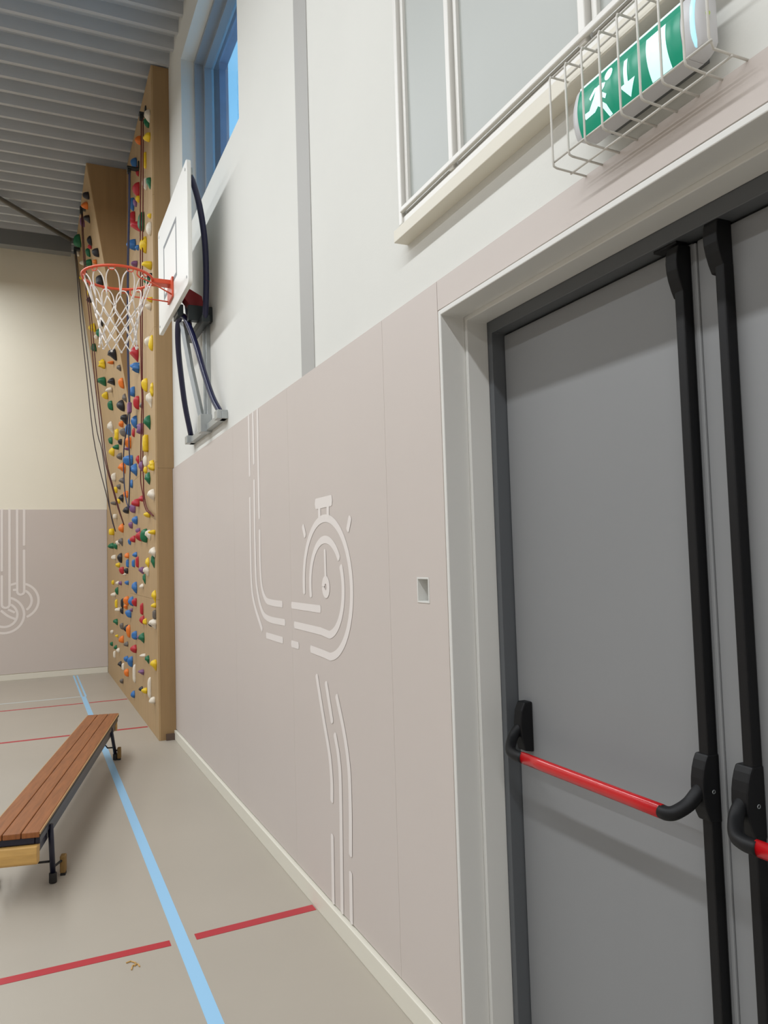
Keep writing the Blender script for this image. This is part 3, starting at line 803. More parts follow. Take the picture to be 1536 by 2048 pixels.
# ------------------------------------------------------------------ climbing holds, every one of its own
HOLDS = [
 (0.796, 11.082, 4.809, 0.075, 0.105, 0.131, 'yellow', '', 1, 'yellow rounded hold on the far leaning section, second from the floor'),
 (0.826, 10.652, 4.626, 0.05, 0.08, 0.126, 'green', '', 1, 'green rounded hold on the far leaning section, third from the floor'),
 (0.819, 10.988, 4.663, 0.044, 0.074, 0.069, 'white', '', 1, 'white rounded hold on the far leaning section, second from the floor'),
 (0.823, 11.391, 4.619, 0.069, 0.099, 0.118, 'green', '', 1, 'green rounded hold on the far leaning section, second from the floor'),
 (0.826, 10.242, 4.638, 0.055, 0.085, 0.086, 'black', '', 1, 'black rounded hold on the far leaning section, second from the floor'),
 (0.918, 9.623, 4.084, 0.098, 0.128, 0.148, 'black', 'fin', 1, 'black wedge-shaped hold on the far leaning section, second from the floor'),
 (0.886, 10.719, 4.23, 0.08, 0.11, 0.141, 'yellow', 'star', 1, 'yellow spiky hold on the far leaning section, left of a orange one'),
 (0.919, 9.945, 4.06, 0.067, 0.097, 0.042, 'orange', '', 1, 'orange rounded hold on the far leaning section, second from the floor'),
 (0.954, 9.424, 3.871, 0.045, 0.075, 0.073, 'grey', 'fin', 1, 'grey wedge-shaped hold on the far leaning section, second from the floor'),
 (0.911, 10.968, 4.056, 0.111, 0.141, 0.129, 'green', 'fin', 1, 'green wedge-shaped hold on the far leaning section, left of a black one'),
 (0.947, 10.148, 3.87, 0.076, 0.106, 0.106, 'black', 'fin', 1, 'black wedge-shaped hold on the far leaning section, lowest, just above a white one'),
 (0.95, 10.471, 3.833, 0.078, 0.108, 0.066, 'white', '', 1, 'white rounded hold on the far leaning section, lowest, just above a yellow one'),
 (0.939, 10.984, 3.87, 0.067, 0.097, 0.107, 'yellow', '', 1, 'yellow rounded hold on the far leaning section, lowest, just below a white one'),
 (0.972, 10.676, 3.677, 0.058, 0.088, 0.126, 'green', '', 1, 'green rounded hold on the far leaning section, lowest, just below a yellow one'),
 (0.981, 9.427, 3.7, 0.051, 0.081, 0.125, 'orange', '', 1, 'orange rounded hold on the far leaning section, lowest, right of a black one'),
 (1.014, 9.675, 3.478, 0.079, 0.109, 0.149, 'black', '', 1, 'black rounded hold on the far leaning section, lowest, just below a grey one'),
 (1.011, 9.418, 3.515, 0.045, 0.075, 0.105, 'grey', 'fin', 1, 'grey wedge-shaped hold on the far leaning section, lowest, just above a black one'),
 (1.02, 8.338, 3.77, 0.086, 0.116, 0.194, 'red', 'fin', 0, 'red wedge-shaped hold in the middle, second from the floor, just above a blue one'),
 (1.02, 8.263, 3.603, 0.085, 0.115, 0.128, 'blue', 'star', 0, 'blue spiky hold in the middle, just below a red one'),
 (1.02, 8.663, 3.431, 0.059, 0.089, 0.116, 'blue', 'ring', 0, 'blue hollowed hold in the middle, right of a grey one'),
 (1.02, 8.311, 3.252, 0.057, 0.087, 0.135, 'red', '', 0, 'red rounded hold in the middle, ninth from the floor, left of a grey one'),
 (1.02, 7.978, 3.155, 0.033, 0.063, 0.068, 'grey', '', 0, 'grey rounded hold in the middle, right of a red one'),
 (1.02, 7.672, 3.294, 0.048, 0.078, 0.136, 'yellow', '', 0, 'yellow rounded hold near the outer edge, sixth from the floor, right of a blue one'),
 (1.02, 7.28, 3.163, 0.03, 0.06, 0.15, 'yellow', 'star', 0, 'yellow spiky hold near the outer edge, second from the floor, just above a white one'),
 (1.02, 7.379, 3.082, 0.051, 0.081, 0.141, 'white', 'fin', 0, 'white wedge-shaped hold near the outer edge, sixth from the floor, right of a grey one'),
 (1.02, 7.42, 3.64, 0.046, 0.076, 0.137, 'green', 'fin', 0, 'green wedge-shaped hold near the outer edge, fifth from the floor, left of a white one'),
 (1.02, 7.27, 3.6, 0.035, 0.065, 0.145, 'yellow', '', 0, 'yellow rounded hold near the outer edge, seventh from the floor, right of a white one'),
 (1.02, 7.337, 3.626, 0.066, 0.096, 0.109, 'white', '', 0, 'white rounded hold near the outer edge, third from the floor, left of a yellow one'),
 (1.02, 8.507, 3.074, 0.058, 0.088, 0.137, 'blue', '', 0, 'blue rounded hold in the middle, eleventh from the floor, just above a purple one'),
 (1.02, 7.502, 2.89, 0.057, 0.087, 0.148, 'green', 'fin', 0, 'green wedge-shaped hold near the outer edge, fourth from the floor, right of a purple one'),
 (1.02, 8.002, 2.918, 0.071, 0.101, 0.113, 'purple', 'ring', 0, 'purple hollowed hold in the middle, left of a green one'),
 (1.02, 8.702, 2.995, 0.03, 0.06, 0.092, 'red', '', 0, 'red rounded hold in the middle, eighth from the floor, right of a blue one'),
 (1.02, 9.068, 3.089, 0.062, 0.092, 0.127, 'blue', '', 0, 'blue rounded hold in the middle, twelfth from the floor, left of a red one'),
 (1.02, 9.831, 3.279, 0.06, 0.09, 0.082, 'orange', 'ring', 0, 'orange hollowed hold at the far end, just below a black one'),
 (1.02, 9.465, 3.278, 0.077, 0.107, 0.119, 'black', 'fin', 0, 'black wedge-shaped hold at the far end, third from the floor, just above a orange one'),
 (1.02, 10.434, 3.254, 0.056, 0.086, 0.145, 'yellow', 'ring', 0, 'yellow hollowed hold at the far end, third from the floor, left of a grey one'),
 (1.02, 9.56, 3.133, 0.071, 0.101, 0.107, 'grey', '', 0, 'grey rounded hold at the far end, seventh from the floor, left of a blue one'),
 (1.02, 11.228, 3.286, 0.06, 0.09, 0.101, 'green', '', 0, 'green rounded hold at the far end, seventh from the floor, just below a yellow one'),
 (1.02, 10.021, 3.087, 0.047, 0.077, 0.077, 'black', '', 0, 'black rounded hold at the far end, fifth from the floor, just above a green one'),
 (1.02, 10.399, 3.079, 0.07, 0.1, 0.072, 'green', '', 0, 'green rounded hold at the far end, sixth from the floor, just below a black one'),
 (1.02, 10.99, 3.1, 0.067, 0.097, 0.129, 'yellow', '', 0, 'yellow rounded hold at the far end, fourth from the floor, just below a green one'),
 (1.02, 9.059, 2.939, 0.068, 0.098, 0.127, 'orange', '', 0, 'orange rounded hold in the middle, just above a purple one'),
 (1.02, 9.237, 2.891, 0.05, 0.08, 0.039, 'purple', '', 0, 'purple rounded hold in the middle, seventh from the floor, just below a orange one'),
 (1.02, 7.665, 2.721, 0.053, 0.083, 0.184, 'yellow', 'block', 0, 'yellow squared hold near the outer edge, just below a purple one'),
 (1.005, 11.011, 3.437, 0.067, 0.097, 0.176, 'white', 'fin', 1, 'white wedge-shaped hold on the far leaning section, just above a yellow one'),
 (1.02, 10.019, 2.908, 0.061, 0.091, 0.091, 'grey', '', 0, 'grey rounded hold at the far end, sixth from the floor, right of a yellow one'),
 (1.02, 8.917, 2.714, 0.103, 0.133, 0.112, 'blue', '', 0, 'blue rounded hold in the middle, tenth from the floor, left of a red one'),
 (1.02, 9.665, 2.723, 0.085, 0.115, 0.141, 'orange', 'fin', 0, 'orange wedge-shaped hold at the far end, left of a blue one'),
 (1.02, 8.556, 2.563, 0.07, 0.1, 0.144, 'blue', 'fin', 0, 'blue wedge-shaped hold in the middle, second from the floor, left of a purple one'),
 (1.02, 8.36, 2.649, 0.034, 0.064, 0.1, 'red', 'fin', 0, 'red wedge-shaped hold in the middle, lowest, right of a blue one'),
 (1.02, 8.033, 2.544, 0.044, 0.074, 0.113, 'purple', '', 0, 'purple rounded hold in the middle, sixth from the floor, left of a yellow one'),
 (1.02, 7.756, 2.561, 0.037, 0.067, 0.109, 'white', '', 0, 'white rounded hold near the outer edge, second from the floor, just above a purple one'),
 (1.02, 7.28, 2.457, 0.055, 0.085, 0.098, 'yellow', 'star', 0, 'yellow spiky hold near the outer edge, lowest, right of a white one'),
 (1.02, 7.763, 2.476, 0.032, 0.062, 0.071, 'yellow', '', 0, 'yellow rounded hold near the outer edge, fifth from the floor, right of a purple one'),
 (1.02, 7.566, 2.369, 0.052, 0.082, 0.117, 'green', 'fin', 0, 'green wedge-shaped hold near the outer edge, third from the floor, just below a yellow one'),
 (1.02, 10.805, 2.733, 0.065, 0.095, 0.112, 'white', '', 0, 'white rounded hold at the far end, ninth from the floor, left of a grey one'),
 (1.02, 9.806, 2.581, 0.06, 0.09, 0.082, 'grey', 'fin', 0, 'grey wedge-shaped hold at the far end, second from the floor, right of a white one'),
 (1.02, 8.937, 2.456, 0.036, 0.066, 0.093, 'blue', '', 0, 'blue rounded hold in the middle, ninth from the floor, right of a grey one'),
 (1.02, 10.23, 2.549, 0.048, 0.078, 0.064, 'grey', '', 0, 'grey rounded hold at the far end, fifth from the floor, right of a yellow one'),
 (1.02, 10.638, 2.551, 0.057, 0.087, 0.088, 'yellow', 'ring', 0, 'yellow hollowed hold at the far end, second from the floor, left of a grey one'),
 (1.02, 9.419, 2.383, 0.051, 0.081, 0.079, 'orange', '', 0, 'orange rounded hold at the far end, eighth from the floor, right of a black one'),
 (1.02, 9.909, 2.375, 0.053, 0.083, 0.103, 'black', 'fin', 0, 'black wedge-shaped hold at the far end, second from the floor, right of a yellow one'),
 (1.02, 10.311, 2.375, 0.049, 0.079, 0.071, 'yellow', '', 0, 'yellow rounded hold at the far end, third from the floor, left of a black one'),
 (1.02, 7.28, 2.188, 0.06, 0.09, 0.108, 'white', 'fin', 0, 'white wedge-shaped hold near the outer edge, fifth from the floor, right of a red one'),
 (1.02, 10.803, 2.386, 0.065, 0.095, 0.052, 'grey', '', 0, 'grey rounded hold at the far end, fourth from the floor, left of a yellow one'),
 (1.02, 8.386, 2.2, 0.074, 0.104, 0.088, 'red', '', 0, 'red rounded hold in the middle, sixth from the floor, just above a purple one'),
 (1.02, 8.021, 2.218, 0.049, 0.079, 0.062, 'red', '', 0, 'red rounded hold in the middle, seventh from the floor, left of a white one'),
 (1.02, 9.349, 2.195, 0.066, 0.096, 0.085, 'black', '', 0, 'black rounded hold at the far end, fourth from the floor, left of a purple one'),
 (1.02, 8.729, 2.172, 0.062, 0.092, 0.096, 'purple', '', 0, 'purple rounded hold in the middle, fifth from the floor, just below a red one'),
 (1.02, 10.677, 2.203, 0.056, 0.086, 0.071, 'white', 'block', 0, 'white squared hold at the far end, left of a black one'),
 (1.02, 8.556, 2.034, 0.056, 0.086, 0.089, 'blue', '', 0, 'blue rounded hold in the middle, eighth from the floor, just above a purple one'),
 (1.02, 8.994, 2.003, 0.048, 0.078, 0.077, 'purple', '', 0, 'purple rounded hold in the middle, fourth from the floor, just below a blue one'),
 (1.02, 9.935, 2.013, 0.058, 0.088, 0.114, 'orange', '', 0, 'orange rounded hold at the far end, seventh from the floor, left of a purple one'),
 (1.02, 11.122, 2.02, 0.072, 0.102, 0.1, 'yellow', 'block', 0, 'yellow squared hold at the far end, left of a orange one'),
 (1.02, 7.592, 2.03, 0.054, 0.084, 0.056, 'yellow', '', 0, 'yellow rounded hold near the outer edge, fourth from the floor, right of a blue one'),
 (1.02, 8.35, 1.913, 0.045, 0.075, 0.056, 'purple', '', 0, 'purple rounded hold in the middle, third from the floor, just above a red one'),
 (1.02, 8.209, 1.847, 0.058, 0.088, 0.105, 'red', '', 0, 'red rounded hold in the middle, fifth from the floor, left of a green one'),
 (1.02, 7.804, 1.845, 0.065, 0.095, 0.129, 'green', '', 0, 'green rounded hold near the outer edge, lowest, left of a white one'),
 (1.02, 7.562, 1.835, 0.05, 0.08, 0.093, 'white', 'fin', 0, 'white wedge-shaped hold near the outer edge, fourth from the floor, right of a green one'),
 (1.02, 7.28, 1.851, 0.057, 0.087, 0.049, 'yellow', '', 0, 'yellow rounded hold near the outer edge, third from the floor, right of a white one'),
 (1.02, 9.157, 1.826, 0.032, 0.062, 0.072, 'blue', '', 0, 'blue rounded hold in the middle, seventh from the floor, left of a red one'),
 (1.02, 8.776, 1.839, 0.052, 0.082, 0.08, 'red', '', 0, 'red rounded hold in the middle, fourth from the floor, right of a blue one'),
 (1.02, 10.025, 1.848, 0.053, 0.083, 0.109, 'grey', 'fin', 0, 'grey wedge-shaped hold at the far end, lowest, right of a white one'),
 (1.02, 11.206, 1.83, 0.072, 0.102, 0.081, 'green', '', 0, 'green rounded hold at the far end, fifth from the floor, left of a white one'),
 (1.02, 10.706, 1.816, 0.05, 0.08, 0.084, 'green', '', 0, 'green rounded hold at the far end, fourth from the floor, just below a white one'),
 (1.02, 10.408, 1.849, 0.049, 0.079, 0.063, 'white', '', 0, 'white rounded hold at the far end, eighth from the floor, left of a grey one'),
 (1.02, 7.27, 1.665, 0.052, 0.082, 0.103, 'white', 'fin', 0, 'white wedge-shaped hold near the outer edge, third from the floor, just above a green one'),
 (1.02, 7.327, 1.584, 0.03, 0.06, 0.134, 'green', 'fin', 0, 'green wedge-shaped hold near the outer edge, second from the floor, right of a yellow one'),
 (1.02, 10.913, 1.67, 0.057, 0.087, 0.066, 'white', '', 0, 'white rounded hold at the far end, seventh from the floor, left of a black one'),
 (1.02, 10.13, 1.654, 0.059, 0.089, 0.128, 'black', '', 0, 'black rounded hold at the far end, third from the floor, right of a white one'),
 (1.02, 9.387, 1.67, 0.05, 0.08, 0.063, 'orange', '', 0, 'orange rounded hold at the far end, sixth from the floor, right of a black one'),
 (1.02, 9.402, 1.581, 0.03, 0.055, 0.097, 'blue', 'bar', 0, 'blue thin upright hold at the far end, just above a black one'),
 (1.02, 8.828, 1.577, 0.03, 0.055, 0.086, 'blue', 'bar', 0, 'blue thin upright hold in the middle, left of a red one'),
 (1.02, 8.624, 1.668, 0.041, 0.071, 0.058, 'blue', '', 0, 'blue rounded hold in the middle, sixth from the floor, just above a red one'),
 (1.02, 8.486, 1.589, 0.03, 0.055, 0.119, 'red', 'bar', 0, 'red thin upright hold in the middle, second from the floor, right of a blue one'),
 (1.02, 7.698, 1.574, 0.037, 0.067, 0.099, 'yellow', 'fin', 0, 'yellow wedge-shaped hold near the outer edge, third from the floor, left of a green one'),
 (1.02, 10.412, 1.565, 0.055, 0.085, 0.069, 'yellow', 'ring', 0, 'yellow hollowed hold at the far end, lowest, just above a red one'),
 (1.02, 9.951, 1.496, 0.053, 0.083, 0.096, 'red', '', 0, 'red rounded hold at the far end, just above a white one'),
 (1.02, 9.475, 1.492, 0.05, 0.08, 0.069, 'black', 'ring', 0, 'black hollowed hold at the far end, just above a white one'),
 (1.02, 9.687, 1.453, 0.034, 0.064, 0.029, 'white', '', 0, 'white rounded hold at the far end, sixth from the floor, just below a black one'),
 (1.02, 8.094, 1.5, 0.053, 0.083, 0.074, 'purple', 'fin', 0, 'purple wedge-shaped hold in the middle, second from the floor, left of a white one'),
 (1.02, 7.72, 1.492, 0.05, 0.08, 0.094, 'white', 'fin', 0, 'white wedge-shaped hold near the outer edge, second from the floor, right of a purple one'),
 (1.02, 7.961, 1.415, 0.03, 0.06, 0.102, 'green', 'fin', 0, 'green wedge-shaped hold in the middle, second from the floor, just above a white one'),
 (1.02, 11.196, 1.332, 0.033, 0.063, 0.06, 'yellow', '', 0, 'yellow rounded hold at the far end, second from the floor, left of a white one'),
 (1.02, 10.53, 1.337, 0.037, 0.067, 0.057, 'white', '', 0, 'white rounded hold at the far end, fifth from the floor, left of a purple one'),
 (1.02, 10.192, 1.337, 0.036, 0.066, 0.049, 'purple', '', 0, 'purple rounded hold at the far end, right of a white one'),
 (1.02, 9.436, 1.357, 0.044, 0.074, 0.051, 'blue', '', 0, 'blue rounded hold at the far end, second from the floor, right of a purple one'),
 (1.02, 8.665, 1.315, 0.059, 0.089, 0.122, 'blue', 'fin', 0, 'blue wedge-shaped hold in the middle, lowest, left of a white one'),
 (1.02, 8.122, 1.344, 0.037, 0.067, 0.051, 'white', '', 0, 'white rounded hold in the middle, second from the floor, right of a blue one'),
 (1.02, 10.636, 1.233, 0.04, 0.07, 0.099, 'green', '', 0, 'green rounded hold at the far end, third from the floor, just above a white one'),
 (1.02, 10.975, 1.17, 0.058, 0.088, 0.068, 'white', '', 0, 'white rounded hold at the far end, fourth from the floor, just below a green one'),
 (1.02, 10.757, 1.062, 0.032, 0.055, 0.116, 'yellow', 'bar', 0, 'yellow thin upright hold at the far end, left of a black one'),
 (1.02, 10.029, 1.098, 0.03, 0.055, 0.116, 'black', 'bar', 0, 'black thin upright hold at the far end, left of a orange one'),
 (1.02, 9.467, 1.155, 0.057, 0.087, 0.11, 'orange', '', 0, 'orange rounded hold at the far end, fifth from the floor, left of a blue one'),
 (1.02, 8.999, 1.159, 0.054, 0.084, 0.112, 'blue', '', 0, 'blue rounded hold in the middle, fifth from the floor, left of a red one'),
 (1.02, 8.7, 1.164, 0.046, 0.076, 0.102, 'red', '', 0, 'red rounded hold in the middle, third from the floor, right of a blue one'),
 (1.02, 9.589, 1.075, 0.043, 0.073, 0.059, 'orange', '', 0, 'orange rounded hold at the far end, fourth from the floor, right of a black one'),
 (1.02, 7.28, 1.271, 0.039, 0.069, 0.114, 'yellow', 'fin', 0, 'yellow wedge-shaped hold near the outer edge, second from the floor, right of a white one'),
 (1.02, 7.28, 1.188, 0.039, 0.069, 0.051, 'yellow', '', 0, 'yellow rounded hold near the outer edge, second from the floor, just above a grey one'),
 (1.02, 8.163, 1.114, 0.03, 0.055, 0.121, 'red', 'bar', 0, 'red thin upright hold in the middle, lowest, right of a purple one'),
 (1.02, 10.421, 1.002, 0.063, 0.093, 0.048, 'white', '', 0, 'white rounded hold at the far end, third from the floor, left of a black one'),
 (1.02, 10.045, 1.005, 0.038, 0.068, 0.078, 'black', '', 0, 'black rounded hold at the far end, second from the floor, right of a white one'),
 (1.02, 9.215, 1.013, 0.063, 0.093, 0.093, 'blue', '', 0, 'blue rounded hold in the middle, fourth from the floor, just below a purple one'),
 (1.02, 9.078, 1.061, 0.03, 0.06, 0.042, 'purple', '', 0, 'purple rounded hold in the middle, second from the floor, just above a blue one'),
 (1.02, 7.28, 1.105, 0.03, 0.055, 0.086, 'grey', 'bar', 0, 'grey thin upright hold near the outer edge, just above a white one'),
 (1.02, 8.101, 1.005, 0.043, 0.073, 0.096, 'red', '', 0, 'red rounded hold in the middle, second from the floor, left of a yellow one'),
 (1.02, 7.92, 1.003, 0.035, 0.065, 0.058, 'yellow', '', 0, 'yellow rounded hold near the outer edge, lowest, right of a red one'),
 (1.02, 7.281, 1.024, 0.058, 0.088, 0.1, 'white', 'fin', 0, 'white wedge-shaped hold near the outer edge, lowest, right of a black one'),
 (1.02, 7.558, 1.006, 0.034, 0.064, 0.055, 'black', '', 0, 'black rounded hold near the outer edge, lowest, left of a white one'),
 (1.02, 10.745, 0.821, 0.056, 0.086, 0.087, 'green', 'fin', 0, 'green wedge-shaped hold at the far end, left of a grey one'),
 (1.02, 10.059, 0.813, 0.044, 0.074, 0.081, 'grey', '', 0, 'grey rounded hold at the far end, third from the floor, left of a black one'),
 (1.02, 9.535, 0.821, 0.05, 0.08, 0.086, 'black', '', 0, 'black rounded hold at the far end, lowest, just above a orange one'),
 (1.02, 9.33, 0.807, 0.041, 0.071, 0.143, 'orange', '', 0, 'orange rounded hold at the far end, third from the floor, just below a black one'),
 (1.02, 11.355, 0.651, 0.04, 0.07, 0.051, 'white', '', 0, 'white rounded hold at the far end, second from the floor, left of a yellow one'),
 (1.02, 10.696, 0.647, 0.037, 0.067, 0.038, 'yellow', '', 0, 'yellow rounded hold at the far end, lowest, right of a white one'),
 (1.02, 10.041, 0.657, 0.053, 0.083, 0.099, 'orange', '', 0, 'orange rounded hold at the far end, second from the floor, right of a yellow one'),
 (1.02, 8.714, 0.809, 0.054, 0.084, 0.087, 'blue', '', 0, 'blue rounded hold in the middle, third from the floor, left of a purple one'),
 (1.02, 8.117, 0.828, 0.05, 0.08, 0.111, 'green', 'fin', 0, 'green wedge-shaped hold in the middle, lowest, right of a purple one'),
 (1.02, 8.434, 0.809, 0.03, 0.06, 0.054, 'purple', '', 0, 'purple rounded hold in the middle, lowest, right of a blue one'),
 (1.02, 11.44, 0.48, 0.035, 0.065, 0.061, 'green', '', 0, 'green rounded hold at the far end, lowest, left of a white one'),
 (1.02, 10.864, 0.486, 0.038, 0.068, 0.058, 'green', '', 0, 'green rounded hold at the far end, second from the floor, just above a white one'),
 (1.02, 10.52, 0.478, 0.041, 0.071, 0.066, 'white', '', 0, 'white rounded hold at the far end, lowest, just below a green one'),
 (1.02, 9.546, 0.642, 0.042, 0.072, 0.06, 'grey', '', 0, 'grey rounded hold at the far end, second from the floor, just below a orange one'),
 (1.02, 8.76, 0.66, 0.062, 0.092, 0.087, 'red', '', 0, 'red rounded hold in the middle, lowest, right of a grey one'),
 (1.02, 11.061, 0.373, 0.03, 0.055, 0.099, 'white', 'bar', 0, 'white thin upright hold at the far end, second from the floor'),
 (1.02, 9.567, 0.47, 0.05, 0.08, 0.069, 'blue', '', 0, 'blue rounded hold at the far end, lowest, right of a black one'),
 (1.02, 9.122, 0.49, 0.056, 0.086, 0.123, 'blue', '', 0, 'blue rounded hold in the middle, second from the floor, right of a white one'),
 (1.02, 8.027, 0.665, 0.05, 0.08, 0.036, 'white', '', 0, 'white rounded hold in the middle, lowest, just above a green one'),
 (1.02, 7.777, 0.651, 0.041, 0.071, 0.085, 'green', 'fin', 0, 'green wedge-shaped hold near the outer edge, lowest, just below a white one'),
 (1.02, 7.293, 0.656, 0.052, 0.082, 0.113, 'yellow', 'fin', 0, 'yellow wedge-shaped hold near the outer edge, lowest, right of a green one'),
 (1.02, 10.307, 0.321, 0.045, 0.075, 0.083, 'black', 'fin', 0, 'black wedge-shaped hold at the far end, lowest, left of a white one'),
 (1.02, 9.995, 0.33, 0.03, 0.055, 0.09, 'white', 'bar', 0, 'white thin upright hold at the far end, lowest, right of a black one'),
 (1.02, 9.546, 0.315, 0.05, 0.08, 0.094, 'orange', '', 0, 'orange rounded hold at the far end, lowest, just below a white one'),
 (1.02, 8.174, 0.484, 0.058, 0.088, 0.059, 'purple', 'fin', 0, 'purple wedge-shaped hold in the middle, lowest, right of a white one'),
 (1.02, 8.85, 0.387, 0.03, 0.055, 0.2, 'white', 'bar', 0, 'white thin upright hold in the middle, right of a orange one'),
 (1.02, 10.121, 0.142, 0.044, 0.074, 0.063, 'grey', '', 0, 'grey rounded hold at the far end, lowest, just below a orange one'),
 (1.02, 8.954, 0.146, 0.039, 0.069, 0.081, 'blue', '', 0, 'blue rounded hold in the middle, lowest, left of a black one'),
 (1.02, 8.266, 0.304, 0.033, 0.063, 0.052, 'black', '', 0, 'black rounded hold in the middle, left of a yellow one'),
 (1.02, 7.953, 0.332, 0.049, 0.079, 0.058, 'yellow', '', 0, 'yellow rounded hold in the middle, lowest, right of a black one'),
 (1.02, 7.658, 0.398, 0.03, 0.055, 0.202, 'white', 'bar', 0, 'white thin upright hold near the outer edge, right of a yellow one'),
 (1.02, 7.409, 0.322, 0.052, 0.082, 0.061, 'white', '', 0, 'white rounded hold near the outer edge, lowest, just below a yellow one'),
 (1.02, 7.338, 5.727, 0.051, 0.081, 0.092, 'green', '', 0, 'green rounded hold near the outer edge, fourth from the floor, just below a white one'),
 (1.02, 7.27, 5.752, 0.051, 0.081, 0.132, 'white', 'fin', 0, 'white wedge-shaped hold near the outer edge, seventh from the floor, just above a green one'),
 (1.02, 7.28, 5.557, 0.058, 0.088, 0.079, 'yellow', '', 0, 'yellow rounded hold near the outer edge, eleventh from the floor, right of a orange one'),
 (1.02, 7.914, 5.855, 0.055, 0.085, 0.086, 'orange', '', 0, 'orange rounded hold near the outer edge, left of a yellow one'),
 (1.02, 8.277, 5.795, 0.058, 0.088, 0.126, 'blue', '', 0, 'blue rounded hold in the middle, sixteenth from the floor, just above a red one'),
 (1.02, 7.555, 5.47, 0.03, 0.055, 0.164, 'yellow', 'bar', 0, 'yellow thin upright hold near the outer edge, right of a blue one'),
 (1.02, 7.28, 5.117, 0.045, 0.075, 0.112, 'green', 'fin', 0, 'green wedge-shaped hold near the outer edge, sixth from the floor, right of a white one'),
 (1.02, 7.52, 5.219, 0.04, 0.07, 0.129, 'white', '', 0, 'white rounded hold near the outer edge, fifth from the floor, left of a green one'),
 (1.02, 8.087, 5.425, 0.063, 0.093, 0.159, 'red', '', 0, 'red rounded hold in the middle, eleventh from the floor, left of a white one'),
 (1.02, 8.092, 5.326, 0.035, 0.065, 0.087, 'yellow', '', 0, 'yellow rounded hold in the middle, second from the floor, just above a purple one'),
 (1.02, 8.542, 5.467, 0.059, 0.089, 0.152, 'blue', '', 0, 'blue rounded hold in the middle, fifteenth from the floor, left of a purple one'),
 (1.02, 8.308, 5.38, 0.036, 0.066, 0.089, 'purple', '', 0, 'purple rounded hold in the middle, ninth from the floor, right of a blue one'),
 (1.02, 8.117, 5.636, 0.03, 0.06, 0.109, 'red', '', 0, 'red rounded hold in the middle, twelfth from the floor, just below a blue one'),
 (0.626, 9.76, 5.92, 0.066, 0.096, 0.094, 'orange', '', 1, 'orange rounded hold on the far leaning section, fourth from the floor'),
 (0.625, 9.504, 5.926, 0.073, 0.103, 0.083, 'black', '', 1, 'black rounded hold on the far leaning section, seventh from the floor'),
 (1.02, 7.28, 4.678, 0.076, 0.106, 0.131, 'white', 'disc', 0, 'white flat oval hold near the outer edge, right of a green one'),
 (1.02, 7.763, 4.946, 0.061, 0.091, 0.188, 'green', '', 0, 'green rounded hold near the outer edge, third from the floor, just above a red one'),
 (1.02, 8.473, 5.285, 0.073, 0.103, 0.136, 'red', '', 0, 'red rounded hold in the middle, tenth from the floor, left of a green one'),
 (1.02, 7.995, 4.986, 0.097, 0.127, 0.114, 'red', 'fin', 0, 'red wedge-shaped hold in the middle, third from the floor, just below a green one'),
 (1.02, 7.28, 4.801, 0.03, 0.06, 0.046, 'yellow', '', 0, 'yellow rounded hold near the outer edge, tenth from the floor, right of a green one'),
 (1.02, 7.615, 4.658, 0.06, 0.09, 0.164, 'yellow', '', 0, 'yellow rounded hold near the outer edge, ninth from the floor, right of a blue one'),
 (1.02, 8.444, 4.973, 0.08, 0.11, 0.128, 'blue', '', 0, 'blue rounded hold in the middle, fourteenth from the floor, left of a yellow one'),
 (1.02, 8.188, 4.848, 0.036, 0.066, 0.058, 'blue', '', 0, 'blue rounded hold in the middle, thirteenth from the floor, left of a yellow one'),
 (1.02, 7.292, 4.329, 0.083, 0.113, 0.078, 'yellow', 'fin', 0, 'yellow wedge-shaped hold near the outer edge, fourth from the floor, just above a black one'),
 (1.02, 8.318, 4.721, 0.065, 0.095, 0.059, 'purple', '', 0, 'purple rounded hold in the middle, eighth from the floor, left of a yellow one'),
 (1.02, 7.418, 4.236, 0.052, 0.082, 0.086, 'green', '', 0, 'green rounded hold near the outer edge, second from the floor, just below a black one'),
 (1.02, 7.28, 4.231, 0.044, 0.074, 0.046, 'black', '', 0, 'black rounded hold near the outer edge, second from the floor, just above a green one'),
 (0.649, 9.8, 5.771, 0.066, 0.096, 0.094, 'black', 'fin', 1, 'black wedge-shaped hold on the far leaning section, third from the floor'),
 (0.62, 10.361, 5.961, 0.053, 0.083, 0.126, 'purple', '', 1, 'purple rounded hold on the far leaning section, left of a black one'),
 (0.679, 9.981, 5.581, 0.051, 0.081, 0.122, 'black', '', 1, 'black rounded hold on the far leaning section, sixth from the floor'),
 (0.685, 10.069, 5.542, 0.043, 0.073, 0.061, 'red', '', 1, 'red rounded hold on the far leaning section, just below a black one'),
 (0.682, 10.327, 5.564, 0.052, 0.082, 0.108, 'green', '', 1, 'green rounded hold on the far leaning section, fifth from the floor'),
 (0.728, 9.555, 5.277, 0.073, 0.103, 0.108, 'black', '', 1, 'black rounded hold on the far leaning section, fifth from the floor'),
 (0.702, 10.334, 5.433, 0.079, 0.109, 0.09, 'green', '', 1, 'green rounded hold on the far leaning section, fourth from the floor'),
 (0.615, 11.085, 6.005, 0.093, 0.123, 0.163, 'green', '', 1, 'green rounded hold on the far leaning section, sixth from the floor'),
 (0.618, 11.463, 5.988, 0.048, 0.055, 0.119, 'white', 'bar', 1, 'white thin upright hold on the far leaning section, left of a green one'),
 (0.664, 11.027, 5.683, 0.056, 0.086, 0.076, 'white', '', 1, 'white rounded hold on the far leaning section, third from the floor'),
 (0.729, 9.853, 5.269, 0.05, 0.08, 0.052, 'orange', '', 1, 'orange rounded hold on the far leaning section, third from the floor'),
 (0.776, 9.643, 4.974, 0.074, 0.104, 0.135, 'black', '', 1, 'black rounded hold on the far leaning section, third from the floor'),
